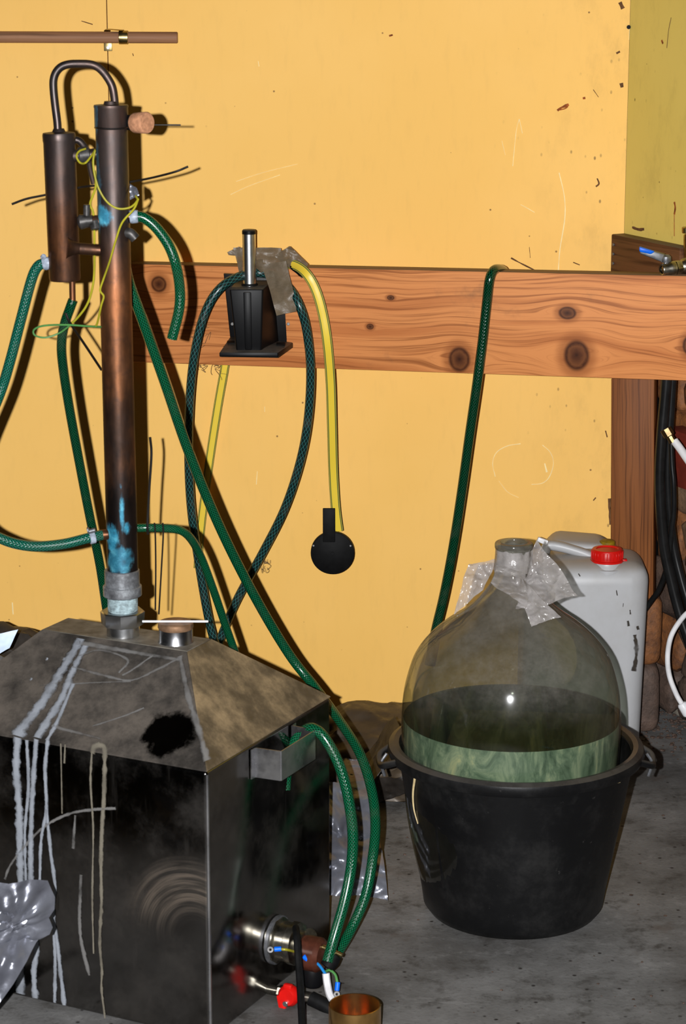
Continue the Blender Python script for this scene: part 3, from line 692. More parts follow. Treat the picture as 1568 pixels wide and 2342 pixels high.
cond = part(col, 'condenser', lathe([(0, 0), (rn * .96, 0), (rn, .004), (rn, Ln - .016), (rn * 1.03, Ln - .012), (rn * 1.035, Ln - .003), (rn, Ln), (.011, Ln + .002), (.0085, Ln + .007), (0, Ln + .007)], 48, cb_, ca), M['copper_plain'])
def stub(a, b_, r, nm='pipe_stub', m='copper_plain', par=None): part(par or col, nm, cyl(W(*a), W(*b_), r, n=18), M[m])
stub((150, 358, CY - .005), (232, 352, CY + .005), .0095)
part(col, 'stub_collar', cyl(W(178, 356, CY - .004), W(204, 354, CY), .0135, n=18), M['solder'])
part(col, 'vent_pipe', tube(pts((160, 318, CY + .01), (180, 322, CY + .01), (192, 335, CY + .008), (200, 348, CY + .004)), .006, 12), M['copper_plain'])
part(col, 'drip_pipe', tube(pts((202, 358, CY + .005), (206, 385, CY + .01), (214, 420, CY + .015)), .0045, 12), M['copper_plain'])
stub((150, 566, CY - .012), (240, 573, CY - .004), .0095)
part(col, 'stub_collar', lathe([(.0095, .02), (.0115, .012), (.016, .003), (.019, 0), (0, 0)], 20, W(152, 566, CY - .02), W(240, 573, CY - .004) - W(152, 566, CY - .02)), M['copper_plain'])
stub((196, 507, CY - .008), (238, 507, CY), .0105)
part(col, 'tap_cone', lathe([(0, 0), (.009, .002), (.0125, .006), (.0085, .026), (0, .026)], 18, W(176, 509, CY - .01), W(240, 500, CY - .01) - W(176, 509, CY - .01)), M['solder'])
part(col, 'tap_stem', join(cyl(W(198, 500, CY - .009), W(198, 468, CY - .009), .0055, n=14), cyl(W(215, 505, CY - .008), W(219, 525, CY - .012), .008, n=14)), M['solder'])
stub((285, 496, CY), (312, 494, CY + .002), .009, 'hose_barb')
part(col, 'hose_tape', lathe([(.0, 0), (.0102, .001), (.0112, .004), (.0108, .010), (.0102, .014), (0, .015)], 20, W(296, 496, CY), Vector((1, 0, .05))), M['tape'])
part(col, 'drain_stub', tube(pts((285, 532, CY - .01), (298, 534, CY - .012), (310, 546, CY - .012)), .0085, 14), M['solder'])
part(col, 'lower_barb', cyl(W(226, 1224, CY - .01), W(250, 1222, CY - .01), .009, n=16), M['copper_plain'])
stub((165, 636, CY), (166, 692, CY), .0052, 'outlet_pipe')
part(col, 'outlet_barb', cyl(W(97, 604, CY), W(122, 598, CY), .0085, n=16), M['copper_plain'])
part(col, 'outlet_tape', join(lathe([(0, 0), (.0095, .0), (.0112, .004), (.0095, .014), (0, .014)], 16, W(98, 604, CY), Vector((1, 0, .2))), lathe([(0, 0), (.005, .001), (.004, .006), (0, .007)], 8, W(98, 590, CY - .006), Vector((.4, -.6, .7)))), M['tape'])
# couplings at the foot, threaded to the boiler
def ring(y0, y1, r0, m='solder', n=40, nm='coupling', rb=.0015, r1=None):
    a = W(cx(y0) - 2, y0, CY); b_ = W(cx(y1) - 2, y1, CY); part(col, nm, cyl(b_, a, r1 or r0, r0, n, rb), M[m])
M['fitting'] = copper('fitting_tmp') if False else None
bfit = NB('tarnished_fitting'); c_ = bfit.co(); na = bfit.noise(c_, 40, 5, .65); nb2 = bfit.noise(c_, 16, 4, .6)
fc = bfit.ramp(na, [(.3, (.05, .05, .055)), (.5, (.16, .165, .175)), (.66, (.34, .36, .38)), (.8, (.42, .5, .54))])
fc = bfit.mix(bfit.sm(nb2, .55, .7, 0., .5), fc, (.12, .30, .38))
M['fitting'] = bfit.done(bfit.bsdf(fc, .42, .45, bfit.bump(na, .3, .001)))
ring(1302, 1350, 41.5 / F * CY, 'fitting'); ring(1338, 1362, 46 / F * CY, 'fitting', 40, 'coupling_ring')
M['thread_tape'] = plain('thread_tape', (.30, .38, .40), .6, 0., .6, 130)
part(col, 'thread', join(*[lathe([(.022, i * .0026), (.0255, i * .0026 + .0009), (.0255, i * .0026 + .0015), (.022, i * .0026 + .0026)], 32, W(cx(1400) - 2, 1402, CY), cax) for i in range(12)]), M['thread_tape'])
ring(1360, 1418, 33 / F * CY, 'thread_tape', 32, 'nipple')
a_ = W(cx(1392) - 3, 1396, CY); b_ = W(cx(1430) - 3, 1428, CY)
part(col, 'union_nut', cyl(b_, a_, 51 / F * CY, 53 / F * CY, 8, .002), M['chrome'], 'shiny octagonal union nut')
part(col, 'base_socket', lathe([(0, 0), (40 / F * CY, 0), (40 / F * CY, .028), (36 / F * CY, .03), (0, .03)], 10, cbase, UP), M['chrome'])

# ================================================================ HOSES
def hose(name, label, q, r, mat, cat='hose', per=8, n=14, group=None):
    return single(name, label, cat, tube(pts(*q), r, n, per), M[mat])
hr = .0088
hose('garden_hose', 'teal green braided hose looping left from the condenser back to the column foot', [(100, 602, CY), (86, 610, CY), (72, 640, CY), (48, 730, CY), (22, 830, CY), (0, 900, CY), (-45, 1010, CY - .02), (-75, 1110, CY - .04), (-50, 1195, CY - .05), (5, 1233, CY - .05), (70, 1249, CY - .04), (140, 1245, CY - .03), (200, 1231, CY - .02), (236, 1223, CY - .01)], hr, 'hose_teal')
cl0 = thing('hose_clamp', 'small pale clamp on the teal hose beside the column foot', 'clamp', W(208, 1240, CY - .02))
part(cl0, 'band', lathe([(hr * 1.02, 0), (hr * 1.2, .001), (hr * 1.2, .009), (hr * 1.02, .01), (hr * 1.02, 0)], 20, W(204, 1231, CY - .02), W(236, 1223, CY - .01) - W(200, 1231, CY - .02)), M['tape'])
part(cl0, 'screw', join(cyl(W(202, 1216, CY - .024), W(218, 1212, CY - .024), .004, n=10), cyl(W(200, 1214, CY - .024), W(204, 1213, CY - .024), .006, n=8)), M['galv'])
hose('garden_hose', 'dark green hose hanging from the pipe under the condenser', [(167, 686, CY), (160, 705, CY), (148, 740, CY + .01), (141, 780, CY + .02), (143, 830, CY + .04), (158, 930, CY + .08), (180, 1050, CY + .12), (205, 1180, CY + .16), (228, 1290, CY + .2), (245, 1400, CY + .23), (262, 1480, CY + .26)], hr * .93, 'hose_bottle')
hose('garden_hose', 'short green hose stub curving down from the column over the beam', [(312, 494, CY), (332, 500, CY), (358, 522, CY), (385, 560, CY), (402, 605, CY), (411, 660, CY + .01), (409, 710, CY + .01), (393, 775, CY + .01)], hr * 1.0, 'hose_green')
hose('garden_hose', 'long green hose slanting from behind the column past the boiler to the floor', [(285, 600, CY + .10), (296, 650, CY + .11), (325, 730, CY + .12), (375, 870, CY + .15), (430, 1030, CY + .2), (500, 1200, CY + .26), (580, 1360, CY + .32), (660, 1495, CY + .36), (720, 1572, CY + .34), (770, 1640, CY + .26), (820, 1718, CY + .18), (848, 1800, CY + .12), (858, 1880, CY + .07), (852, 1960, CY + .03), (835, 2050, CY - .0), (800, 2130, CY - .03), (762, 2196, CY - .07)], hr * 1.02, 'hose_green')
hose('garden_hose', 'thin green hose leaving the column foot to the right and dropping behind the boiler', [(300, 1208, CY + .02), (340, 1207, CY + .02), (380, 1208, CY + .03), (412, 1213, CY + .04), (436, 1232, CY + .06), (460, 1275, CY + .1), (488, 1350, CY + .14), (512, 1420, CY + .18), (540, 1500, CY + .22)], hr * .82, 'hose_green')
hose('garden_hose', 'green hose hooked through the boiler handle and hanging to the floor', [(652, 1806, 3.84), (654, 1775, 3.845), (662, 1735, 3.85), (676, 1692, 3.845), (696, 1671, 3.84), (716, 1666, 3.83), (742, 1688, 3.82), (772, 1742, 3.81), (793, 1810, 3.80), (806, 1900, 3.79), (803, 1980, 3.78), (788, 2060, 3.76), (765, 2140, 3.74), (748, 2200, 3.72)], hr * 1.05, 'hose_green')
hose('garden_hose', 'dark grey braided hose draped over the black bracket in a long loop', [(500, 1500, 5.13), (478, 1420, 5.13), (455, 1290, 5.13), (436, 1150, 5.12), (431, 1000, 5.1), (438, 860, 5.07), (455, 760, 5.06), (478, 695, 5.06), (508, 655, 5.065), (545, 633, 5.085), (585, 624, 5.115), (628, 632, 5.105), (662, 660, 5.065), (686, 702, 5.045), (702, 760, 5.055), (710, 850, 5.07), (704, 960, 5.09), (685, 1060, 5.11), (650, 1165, 5.13), (600, 1265, 5.15), (545, 1365, 5.16), (512, 1440, 5.16), (490, 1500, 5.16)], .0098, 'hose_dark')
hose('garden_hose', 'dark glossy green hose hanging alone over the right part of the beam', [(1158, 640, 5.14), (1152, 621, 5.1), (1141, 615.5, 5.05), (1128, 619, 5.005), (1119, 640, 4.99), (1113, 690, 4.995), (1103, 780, 4.995), (1090, 880, 4.995), (1074, 990, 5.), (1056, 1120, 5.01), (1036, 1250, 5.02), (1015, 1360, 5.03), (996, 1440, 5.03), (980, 1520, 5.03)], .0104, 'hose_bottle')
hose('hose_piece', 'bit of dark braided hose lying on the floor beside the black bucket', [(800, 1842, 4.76), (870, 1839, 4.76), (920, 1838, 4.76), (1000, 1838, 4.76)], .0088, 'hose_dark')

single('hose_coupling', 'black rubber coupling where the two green hoses end by the element', 'coupling', tube(pts((764, 2184, 3.745), (756, 2198, 3.74), (746, 2212, 3.735)), [.013, .0145, .012], 14), M['matte_black'])

# flat striped strap
b = NB('striped_strap'); u = b.sep(b.co('UV'))[0]; d_ = b.math('ABSOLUTE', b.math('SUBTRACT', u, .5))
cc_ = b.mix(b.sm(d_, .3, .33), (.78, .56, .045), (.006, .07, .045)); cc_ = b.mix(b.sm(d_, .37, .4), cc_, (.5, .38, .04)); cc_ = b.mix(b.sm(d_, .45, .47), cc_, (.01, .07, .04))
M['strap'] = b.done(b.bsdf(cc_, .4))
def strap(name, label, q, wd): return single(name, label, 'strap', ribbon(pts(*q), wd, .0022, None, 8), M['strap'])
strap('striped_strap', 'yellow strap with green edges hanging from the plastic wrap to the black paddle', [(640, 604, 5.13), (672, 606, 5.1), (700, 626, 5.07), (722, 664, 5.065), (738, 720, 5.065), (749, 790, 5.07), (756, 880, 5.1), (759, 980, 5.13), (762, 1080, 5.16), (767, 1160, 5.175), (774, 1215, 5.185)], .0215)
strap('striped_strap', 'yellow strap with green edges coming out below the beam behind the grey hose', [(520, 800, 5.245), (512, 850, 5.25), (498, 930, 5.26), (481, 1040, 5.27), (466, 1150, 5.275), (457, 1230, 5.28), (452, 1300, 5.28)], .0195)
pk = thing('round_paddle', 'flat black round paddle hanging at the end of the yellow strap', 'paddle', W(760, 1316, 5.16))
pc_ = W(760, 1265, 5.17)
part(pk, 'disc', lathe([(0, -.003), (.046, -.003), (.0485, -.001), (.0485, .009), (0, .009)], 48, pc_, NW * -1), M['matte_black'])
part(pk, 'tab', obox(W(752, 1201, 5.165), NW.cross(UP) * .0275, NW * .006, UP * .077, .0015), M['matte_black'])
part(pk, 'rivet', cyl(pc_ + NW * .002, pc_ + NW * .0045, .004, n=10), M['matte_black'])
for dx_ in (-.042, .040): part(pk, 'rivet', cyl(pc_ + NW.cross(UP) * -dx_ + UP * .018 + NW * .001, pc_ + NW.cross(UP) * -dx_ + UP * .018 + NW * .005, .0022, n=8), M['chrome'])

# ================================================================ BLACK BRACKET ON THE BEAM
br = thing('wall_bracket', 'black plastic bracket with an upright chrome tube screwed to the beam', 'bracket', W(570, 815, 5.08))
Yb = 5.155; Yf = 5.045
part(br, 'body', hexa(pts((524, 661, Yf), (602, 661, Yf), (597, 809, Yf + .005), (541, 809, Yf + .005), (538, 640, Yb), (626, 640, Yb), (640, 790, Yb), (536, 790, Yb)), .004, 3), M['black_plastic'])
part(br, 'front_rib', hexa(pts((556, 668, Yf - .004), (574, 668, Yf - .004), (576, 800, Yf), (560, 800, Yf), (556, 668, Yf + .01), (574, 668, Yf + .01), (576, 800, Yf + .012), (560, 800, Yf + .012)), .002), M['black_plastic'])
part(br, 'wall_plate', hexa(pts((511, 626, Yb - .004), (684, 636, Yb - .006), (671, 792, Yb - .008), (527, 782, Yb - .004), (511, 624, Yb + .014), (684, 634, Yb + .004), (671, 790, Yb + .004), (527, 780, Yb + .014)), .002), M['black_plastic'])
part(br, 'base_plate', hexa(pts((501, 806, Yf - .012), (636, 806, Yf - .012), (636, 819, Yf - .012), (501, 817, Yf - .012), (527, 768, Yb), (672, 782, Yb - .004), (672, 795, Yb - .004), (527, 780, Yb)), .0025), M['black_plastic'])
for (x_, y_, x2) in ((519, 782, 536), (511, 794, 534), (632, 786, 652), (622, 796, 643)):
    part(br, 'slot', hexa(pts((x_, y_ - 1.5, Yb - .05), (x2, y_ - 1.5, Yb - .05), (x2, y_ + 2.5, Yb - .062), (x_, y_ + 2.5, Yb - .062), (x_, y_ - 3, Yb - .035), (x2, y_ - 3, Yb - .035), (x2, y_ + 6, Yb - .03), (x_, y_ + 6, Yb - .03)), .0006, 1), M['matte_black'])
tb0 = W(570.5, 651, Yf + .045); tb1 = W(569, 534, Yf + .045)
part(br, 'chrome_tube', cyl(tb0 - UP * .01, tb1, .0142, n=32, b=.001), M['chrome'])
part(br, 'tube_collar', lathe([(.0145, 0), (.0175, 0), (.0175, .003), (.0145, .004)], 32, tb0 - UP * .001, UP), M['matte_black'])
part(br, 'end_cap', lathe([(0, 0), (.0147, 0), (.0147, .007), (.0125, .0095), (0, .0095)], 32, tb1 - UP * .001, UP), M['black_plastic'])
for x_, y_ in ((531, 648), (671, 646), (659, 741), (531, 741)):
    part(br, 'screw', cyl(W(x_, y_, Yb - .004), W(x_, y_, Yb - .010), .0042, .0035, 12), M['solder'])

# plastic film materials
def film(name, col, alpha, ro=.25, dif=.5):
    b = NB(name); c = b.co(); nz = b.noise(c, 30, 5, .65)
    tr = b.n('ShaderNodeBsdfTransparent'); tr.inputs[0].default_value = (.92, .91, .88, 1)
    sh = b.bsdf(b.mix(nz, tuple(q * .75 for q in col), col), ro, 0, b.bump(nz, .5, .004), Specular_IOR_Level=.5)
    return b.done(b.mixsh(b.sm(nz, .3, .7, alpha - .12, alpha + .12), tr.outputs[0], sh))
M['film_brown'] = film('film_brown', (.20, .15, .095), .66, .42)
M['film_clear'] = film('film_clear', (.46, .43, .42), .42, .16)
def bag_mat(name, dark, light, ro, me):
    b = NB(name); c = b.co(); nz = b.noise(c, 7, 4, .6); n2 = b.noise(c, 40, 4, .6)
    return b.done(b.bsdf(b.ramp(nz, [(.35, dark), (.7, light)]), b.sm(n2, .3, .7, ro, ro + .15), me, b.bump(b.math('ADD', nz, b.math('MULTIPLY', n2, .1)), .35, .015)))
M['bag_grey'] = bag_mat('bag_grey', (.085, .087, .105), (.24, .25, .29), .24, .5)
M['bag_brown'] = bag_mat('bag_brown', (.035, .026, .018), (.085, .06, .036), .38, .15)
M['bag_black'] = bag_mat('bag_black', (.016, .013, .011), (.04, .033, .027), .35, .1)
fy = 5.135
filmg = join(solid(patch(pts((533, 568, fy), (640, 566, fy), (652, 612, fy - .02), (545, 612, fy - .01)), 26, 14, .009, 15, 1), .0006),
             solid(patch(pts((519, 577, fy), (545, 564, fy), (560, 584, fy), (522, 583, fy)), 8, 5, .003, 40, 2), .0006),
             solid(patch(pts((628, 588, fy - .02), (662, 560, fy - .03), (704, 602, fy - .03), (690, 634, fy - .03)), 20, 14, .009, 15, 3), .0006),
             solid(patch(pts((598, 604, fy - .05), (654, 596, fy - .06), (678, 712, fy - .10), (632, 722, fy - .105)), 16, 26, .006, 13, 4), .0006),
             solid(patch(pts((540, 596, fy), (600, 592, fy - .03), (606, 622, fy - .03), (548, 624, fy)), 14, 10, .008, 16, 5), .0006))
single('plastic_wrap', 'crumpled brownish plastic film lying on the bracket over the beam', 'plastic wrap', filmg, M['film_brown'])
single('dark_tape_roll', 'dark lump of tape under the plastic film beside the yellow strap', 'tape', tube(pts((655, 604, 5.12), (674, 610, 5.11), (692, 622, 5.1), (698, 632, 5.09)), [.005, .010, .012, .006], 12), M['matte_black'])

# ================================================================ WIRES AND TIES
def wire(name, label, q, r, mat, cat='wire', per=8): return single(name, label, cat, tube(pts(*q), r, 8, per), M[mat])
yw = CY - .035
wire('thin_wire', 'thin yellow and green wire wound around the condenser stub and column front', [(196, 340, yw + .02), (181, 346, yw + .015), (175, 358, yw + .01), (183, 372, yw + .01), (196, 372, yw + .02), (212, 352, yw + .01), (217, 344, yw), (213, 368, yw), (216, 398, yw), (226, 432, yw), (245, 462, yw - .002), (270, 477, yw - .003), (298, 474, yw), (314, 458, yw + .01), (310, 448, yw + .02), (300, 425, yw + .05)], .0017, 'wire_yellow')
wire('thin_wire', 'thin yellow wire slanting down across the column front to its left side', [(316, 455, yw + .01), (306, 478, yw), (280, 508, yw - .003), (266, 545, yw - .003), (250, 600, yw - .002), (236, 640, yw), (229, 664, yw), (237, 678, yw), (231, 700, yw), (222, 740, yw + .01), (214, 748, yw + .02)], .0017, 'wire_yellow')
wire('thin_wire', 'thin yellow wire hanging between condenser and column', [(217, 390, yw + .03), (219, 425, yw + .03), (212, 448, yw + .03), (206, 468, yw + .03), (214, 492, yw + .03), (216, 560, yw + .03), (215, 630, yw + .03), (208, 672, yw + .03), (196, 702, yw + .03), (176, 728, yw + .03), (160, 742, yw + .03)], .0019, 'wire_yellow')
wire('thin_wire', 'thin green wire loop sticking out left of the column over the hose', [(235, 748, yw + .03), (200, 746, yw + .0), (150, 743, yw - .01), (100, 745, yw - .01), (78, 754, yw - .01), (80, 767, yw - .01), (104, 772, yw - .005), (135, 762, yw), (158, 746, yw + .01)], .0016, 'wire_green')
wire('cable_tie', 'black cable tie around the column top with two tails towards the cork', [(217, 292, CY + .001), (225, 293, CY - .03), (255, 295, CY - .0375), (284, 293, CY - .028), (298, 289, CY - .01), (340, 276, CY), (298, 290, CY - .01), (340, 286, CY + .01), (413, 286, CY + .02)], .0014, 'tie', 'cable tie')
wire('cable_tie', 'long black cable tie crossing behind condenser and column', [(27, 467, CY + .06), (60, 455, CY + .06), (103, 446, CY + .06), (176, 430, CY + .06), (212, 425, CY + .05), (255, 424, CY + .05), (305, 415, CY + .06), (350, 406, CY + .08), (400, 393, CY + .1), (430, 381, CY + .1)], .0019, 'tie', 'cable tie')
wire('cable_tie', 'black cable tie tail pointing down right from the hose under the condenser', [(150, 716, CY - .012), (160, 738, CY - .01), (195, 790, CY + .02), (232, 846, CY + .05)], .0022, 'tie', 'cable tie')
wire('cable_tie', 'black cable tie standing up from the thin hose right of the column', [(338, 1222, CY + .012), (337, 1195, CY + .012), (341, 1120, CY + .03), (346, 1040, CY + .05), (343, 1000, CY + .05)], .0022, 'tie', 'cable tie')
wire('cable_tie', 'thin cable tie tail hanging below the thin hose nearest the column', [(353, 1196, CY + .012), (355, 1225, CY + .012), (356, 1300, CY + .012), (355, 1395, CY + .012)], .0014, 'tie', 'cable tie')
wire('cable_tie', 'thin cable tie tail hanging below the thin hose above the filler neck', [(372, 1196, CY + .012), (373, 1225, CY + .012), (369, 1300, CY + .012), (363, 1405, CY + .012)], .0014, 'tie', 'cable tie')
single('cork_stopper', 'round cork stopper tied to the right of the column top', 'cork', lathe([(0, 0), (.0155, 0), (.0165, .002), (.0175, .026), (.016, .028), (0, .028)], 24, W(308, 281, CY - .002), Vector((.75, -.6, .05))), M['cork'])
single('stub_plug', 'black plug between the copper column and the cork', 'plug', cyl(W(290, 280, CY), W(308, 281, CY - .002), .012, .014, 16), M['matte_black'])
single('crumpled_tape', 'shiny scrap of clear tape on the right side of the column', 'tape', solid(patch(pts((296, 420, CY - .01), (312, 430, CY - .012), (318, 448, CY - .015), (298, 458, CY - .012)), 10, 10, .004, 60, 8), .0008), M['bag_grey'])
single('thin_rod', 'thin white rod lying across the filler neck of the boiler', 'rod', tube([fn0 + UP * .0378 + Vector((-.055, -.006, 0)), fn0 + UP * .0378 + Vector((.055, -.006, 0))], .0019, 10, 6), M['white_plastic'])

# ================================================================ BUCKET AND CARBOY
BC = W(1186, 1706, 4.148); BX, BY_ = BC.x - .006, 4.145; RZ = .316
bk = thing('black_bucket', 'large black plastic builder\'s bucket holding the glass carboy', 'bucket', Vector((BX, BY_, 0)))
bo_ = Vector((BX, BY_, 0))
b = NB('bucket_plastic'); c = b.co(); n1 = b.noise(c, 9, 6, .7); n2 = b.noise(c, 60, 4, .7)
colr = b.mix(b.sm(n1, .45, .8, 0., .55), (.004, .004, .0043), (.026, .025, .024)); colr = b.mix(b.sm(n2, .66, .8, 0., .5), colr, (.09, .085, .08))
upb = b.sep(b.n('ShaderNodeNewGeometry').outputs['Normal'])[2]; colr = b.mix(b.math('MULTIPLY', b.sm(upb, .3, .9), b.sm(n1, .3, .6, .3, .8)), colr, (.055, .05, .045))
M['bucket'] = b.done(b.bsdf(colr, b.sm(n1, .3, .7, .32, .5), 0, b.bump(n1, .15, .004), Specular_IOR_Level=.25))
part(bk, 'body', lathe([(0, .002), (.135, .002), (.155, .008), (.165, .022), (.169, .05), (.2135, RZ - .012), (.2135, RZ), (.208, RZ), (.164, .05), (.150, .014), (0, .012)], 72, bo_, UP), M['bucket'])
part(bk, 'rim', lathe([(.208, RZ + .002), (.212, RZ + .009), (.221, RZ + .011), (.2305, RZ + .006), (.233, RZ - .004), (.229, RZ - .013), (.222, RZ - .016), (.213, RZ - .014), (.208, RZ + .002)], 72, bo_, UP), M['bucket'])
def arcplate(r, a0, a1, z0, z1, th, inset=0.):
    def fn(i, j, o): 
        k = (i - .5) * 2; a = a0 + (a1 - a0) * i; zz = z0 + (z1 - z0) * j; a = a + (-k) * inset * (1 - j)
        rr = r - (RZ - zz) * .165 + o
        return bo_ + Vector((math.sin(a) * rr, -math.cos(a) * rr, zz))
    n = 16; V = []; Fc = []
    for o in (0, th):
        for j in range(2):
            for i in range(n + 1): V.append(fn(i / n, j, o))
    m = n + 1
    for i in range(n):
        Fc += [(i, i + 1, m + i + 1, m + i), (2 * m + i, 2 * m + m + i, 2 * m + m + i + 1, 2 * m + i + 1), (i, 2 * m + i, 2 * m + i + 1, i + 1), (m + i, m + i + 1, 3 * m + i + 1, 3 * m + i)]
    Fc += [(0, m, 3 * m, 2 * m), (n, 2 * m + n, 3 * m + n, m + n)]
    return V, Fc, None
part(bk, 'front_lip', arcplate(.2125, -.02, .55 - .06, RZ - .037, RZ - .006, .009, .06), M['bucket'], 'moulded grip below the rim')
part(bk, 'side_ridge', arcplate(.212, -.86, -.84, .07, RZ - .012, .004), M['bucket'])
for sgn in (-1, 1):
    aa = sgn * 1.45; d = Vector((math.sin(aa), -math.cos(aa), 0)); tt = UP.cross(d)
    part(bk, 'handle_lug', tube([bo_ + d * .222 + tt * .045 + UP * (RZ - .004), bo_ + d * .244 + tt * .03 + UP * (RZ - .014), bo_ + d * .247 + UP * (RZ - .022), bo_ + d * .244 - tt * .03 + UP * (RZ - .014), bo_ + d * .222 - tt * .045 + UP * (RZ - .004)], .0065, 10), M['bucket'])
    part(bk, 'bail_end', tube([bo_ + d * .236 + UP * (RZ - .002), bo_ + d * .246 + UP * (RZ - .02) , bo_ + d * .24 + UP * (RZ - .045)], .003, 8), M['galv'])
def onbucket(px, py):
    # front side of the bucket: intersect with its (cone) surface by stepping
    Y = BY_ - .23
    for _ in range(40):
        p = W(px, py, Y); rr = .169 + (p.z - .05) * .171 + .0035
        dxx = p.x - BX; yy = BY_ - math.sqrt(max(rr * rr - dxx * dxx, 1e-6)); Y = Y * .5 + yy * .5
    return W(px, py, Y)
single('straw_stalk', 'long pale straw stuck upright to the left of the black bucket', 'straw', tube([onbucket(*q) for q in ((948, 1781), (944, 1815), (946, 1850), (955, 1884))], [.0022, .0016, .0008], 6, 5), M['straw'])
single('straw_stalk', 'thin pale straw lying slantwise just below the right of the bucket rim', 'straw', tube([onbucket(*q) for q in ((1356, 1806), (1385, 1797), (1417, 1789))], .001, 6, 5), M['straw'])

CX = W(1168, 1640, 4.145).x; CB = Vector((CX, 4.145, 0))
prof_px = [(1760, 246), (1700, 251), (1640, 252.5), (1590, 249), (1550, 241), (1510, 228), (1480, 210), (1450, 183), (1425, 152), (1405, 122), (1385, 96), (1365, 76), (1345, 60), (1325, 49), (1300, 41.5), (1270, 39), (1256, 38.5)]
prof = [(.0, .016), (.12, .016), (.146, .026), (.160, .06), (.177, .13), (.189, .2)]
for y_, hw in prof_px:
    p = W(1168, y_, 4.145); dpt = p.y * math.cos(TH) - (p.z - H) * math.sin(TH); prof.append((hw / F * dpt * .992, p.z))
rr_ = prof[-1][0]; zt = prof[-1][1]
prof2 = prof + [(rr_ + .0035, zt + .001), (rr_ + .0045, zt + .006), (rr_ + .0035, zt + .012), (rr_ - .002, zt + .0135), (rr_ - .006, zt + .011), (rr_ - .006, zt - .005)]
def smooth_prof(P, per=4):
    Q = spline([Vector((r, z, 0)) for r, z in P], per); return [(max(q.x, 0), q.y) for q in Q]
cbz = thing('glass_carboy', 'dusty glass carboy half full of pale green liquid standing in the black bucket', 'carboy', CB)
b = NB('dusty_glass'); c = b.co(); n1 = b.noise(c, 9, 6, .7); n2 = b.noise(c, 55, 4, .7)
fr = b.n('ShaderNodeFresnel'); fr.inputs[0].default_value = 1.5
tr = b.n('ShaderNodeBsdfTransparent'); tr.inputs[0].default_value = (.66, .69, .62, 1)
gl = b.n('ShaderNodeBsdfGlossy'); gl.inputs['Roughness'].default_value = .075; gl.inputs[0].default_value = (1, 1, 1, 1)
lw = b.n('ShaderNodeLayerWeight'); lw.inputs[0].default_value = .5
fac_ = b.math('ADD', b.math('MULTIPLY', b.math('POWER', lw.outputs['Facing'], 4.), .55), .06)
g1 = b.mixsh(fac_, tr.outputs[0], gl.outputs[0])
zz = b.sep(c)[2]
dusty = b.math('MULTIPLY', b.sm(b.math('ADD', zz, b.math('MULTIPLY', n1, .1)), .44, .58), b.sm(b.math('ADD', n1, b.math('MULTIPLY', n2, .3)), .35, .95, .16, .52))
dusty = b.math('ADD', dusty, b.math('MULTIPLY', lw.outputs['Facing'], .08))
df = b.bsdf(b.mix(n2, (.09, .08, .066), (.2, .185, .16)), .7)
M['glass'] = b.done(b.mixsh(dusty, g1, df))
part(cbz, 'glass_body', lathe(smooth_prof(prof2), 80, CB, UP), M['glass'], angle=180)
LQ = .374
lp = [(r - .0035, z + (.004 if z < .03 else 0)) for r, z in smooth_prof(prof) if z < LQ and r > 0]
lp = [(0, lp[0][1])] + lp + [(lp[-1][0], LQ), (lp[-1][0] - .004, LQ - .001), (0, LQ - .001)]
b = NB('pale_green_liquid'); c = b.co(); n1 = b.noise(b.map(c, (1, 1, .35)), 22, 5, .7, 1.2); n2 = b.noise(b.map(c, (.4, .4, 2.2)), 40, 3, .6)
rf = b.n('ShaderNodeBsdfRefraction'); rf.inputs['IOR'].default_value = 1.2; rf.inputs['Roughness'].default_value = .02; rf.inputs[0].default_value = (.74, .86, .76, 1)
tr = b.n('ShaderNodeBsdfTransparent'); tr.inputs[0].default_value = (.62, .78, .66, 1)
df = b.bsdf(b.ramp(n1, [(.34, (.09, .14, .10)), (.48, (.25, .34, .25)), (.6, (.5, .58, .42)), (.7, (.85, .82, .5))]), .5)  # cloudy green body, with pale caustic light streaks painted into its colour
gl = b.n('ShaderNodeBsdfGlossy'); gl.inputs['Roughness'].default_value = .02
fr = b.n('ShaderNodeFresnel'); fr.inputs[0].default_value = 1.33
nzz = b.sep(b.n('ShaderNodeNewGeometry').outputs['Normal'])[2]
topm = b.sm(b.math('ABSOLUTE', nzz), .8, .95)
tr2 = b.n('ShaderNodeBsdfTransparent'); tr2.inputs[0].default_value = (.3, .31, .25, 1)  # top face tinted dark, standing in for the dim inside mirrored there
sh = b.mixsh(topm, b.mixsh(.66, tr.outputs[0], df), tr2.outputs[0])
M['liquid'] = b.done(b.mixsh(.03, sh, gl.outputs[0]))
part(cbz, 'liquid', lathe(lp, 72, CB, UP), M['liquid'], 'pale green liquid filling the lower half')
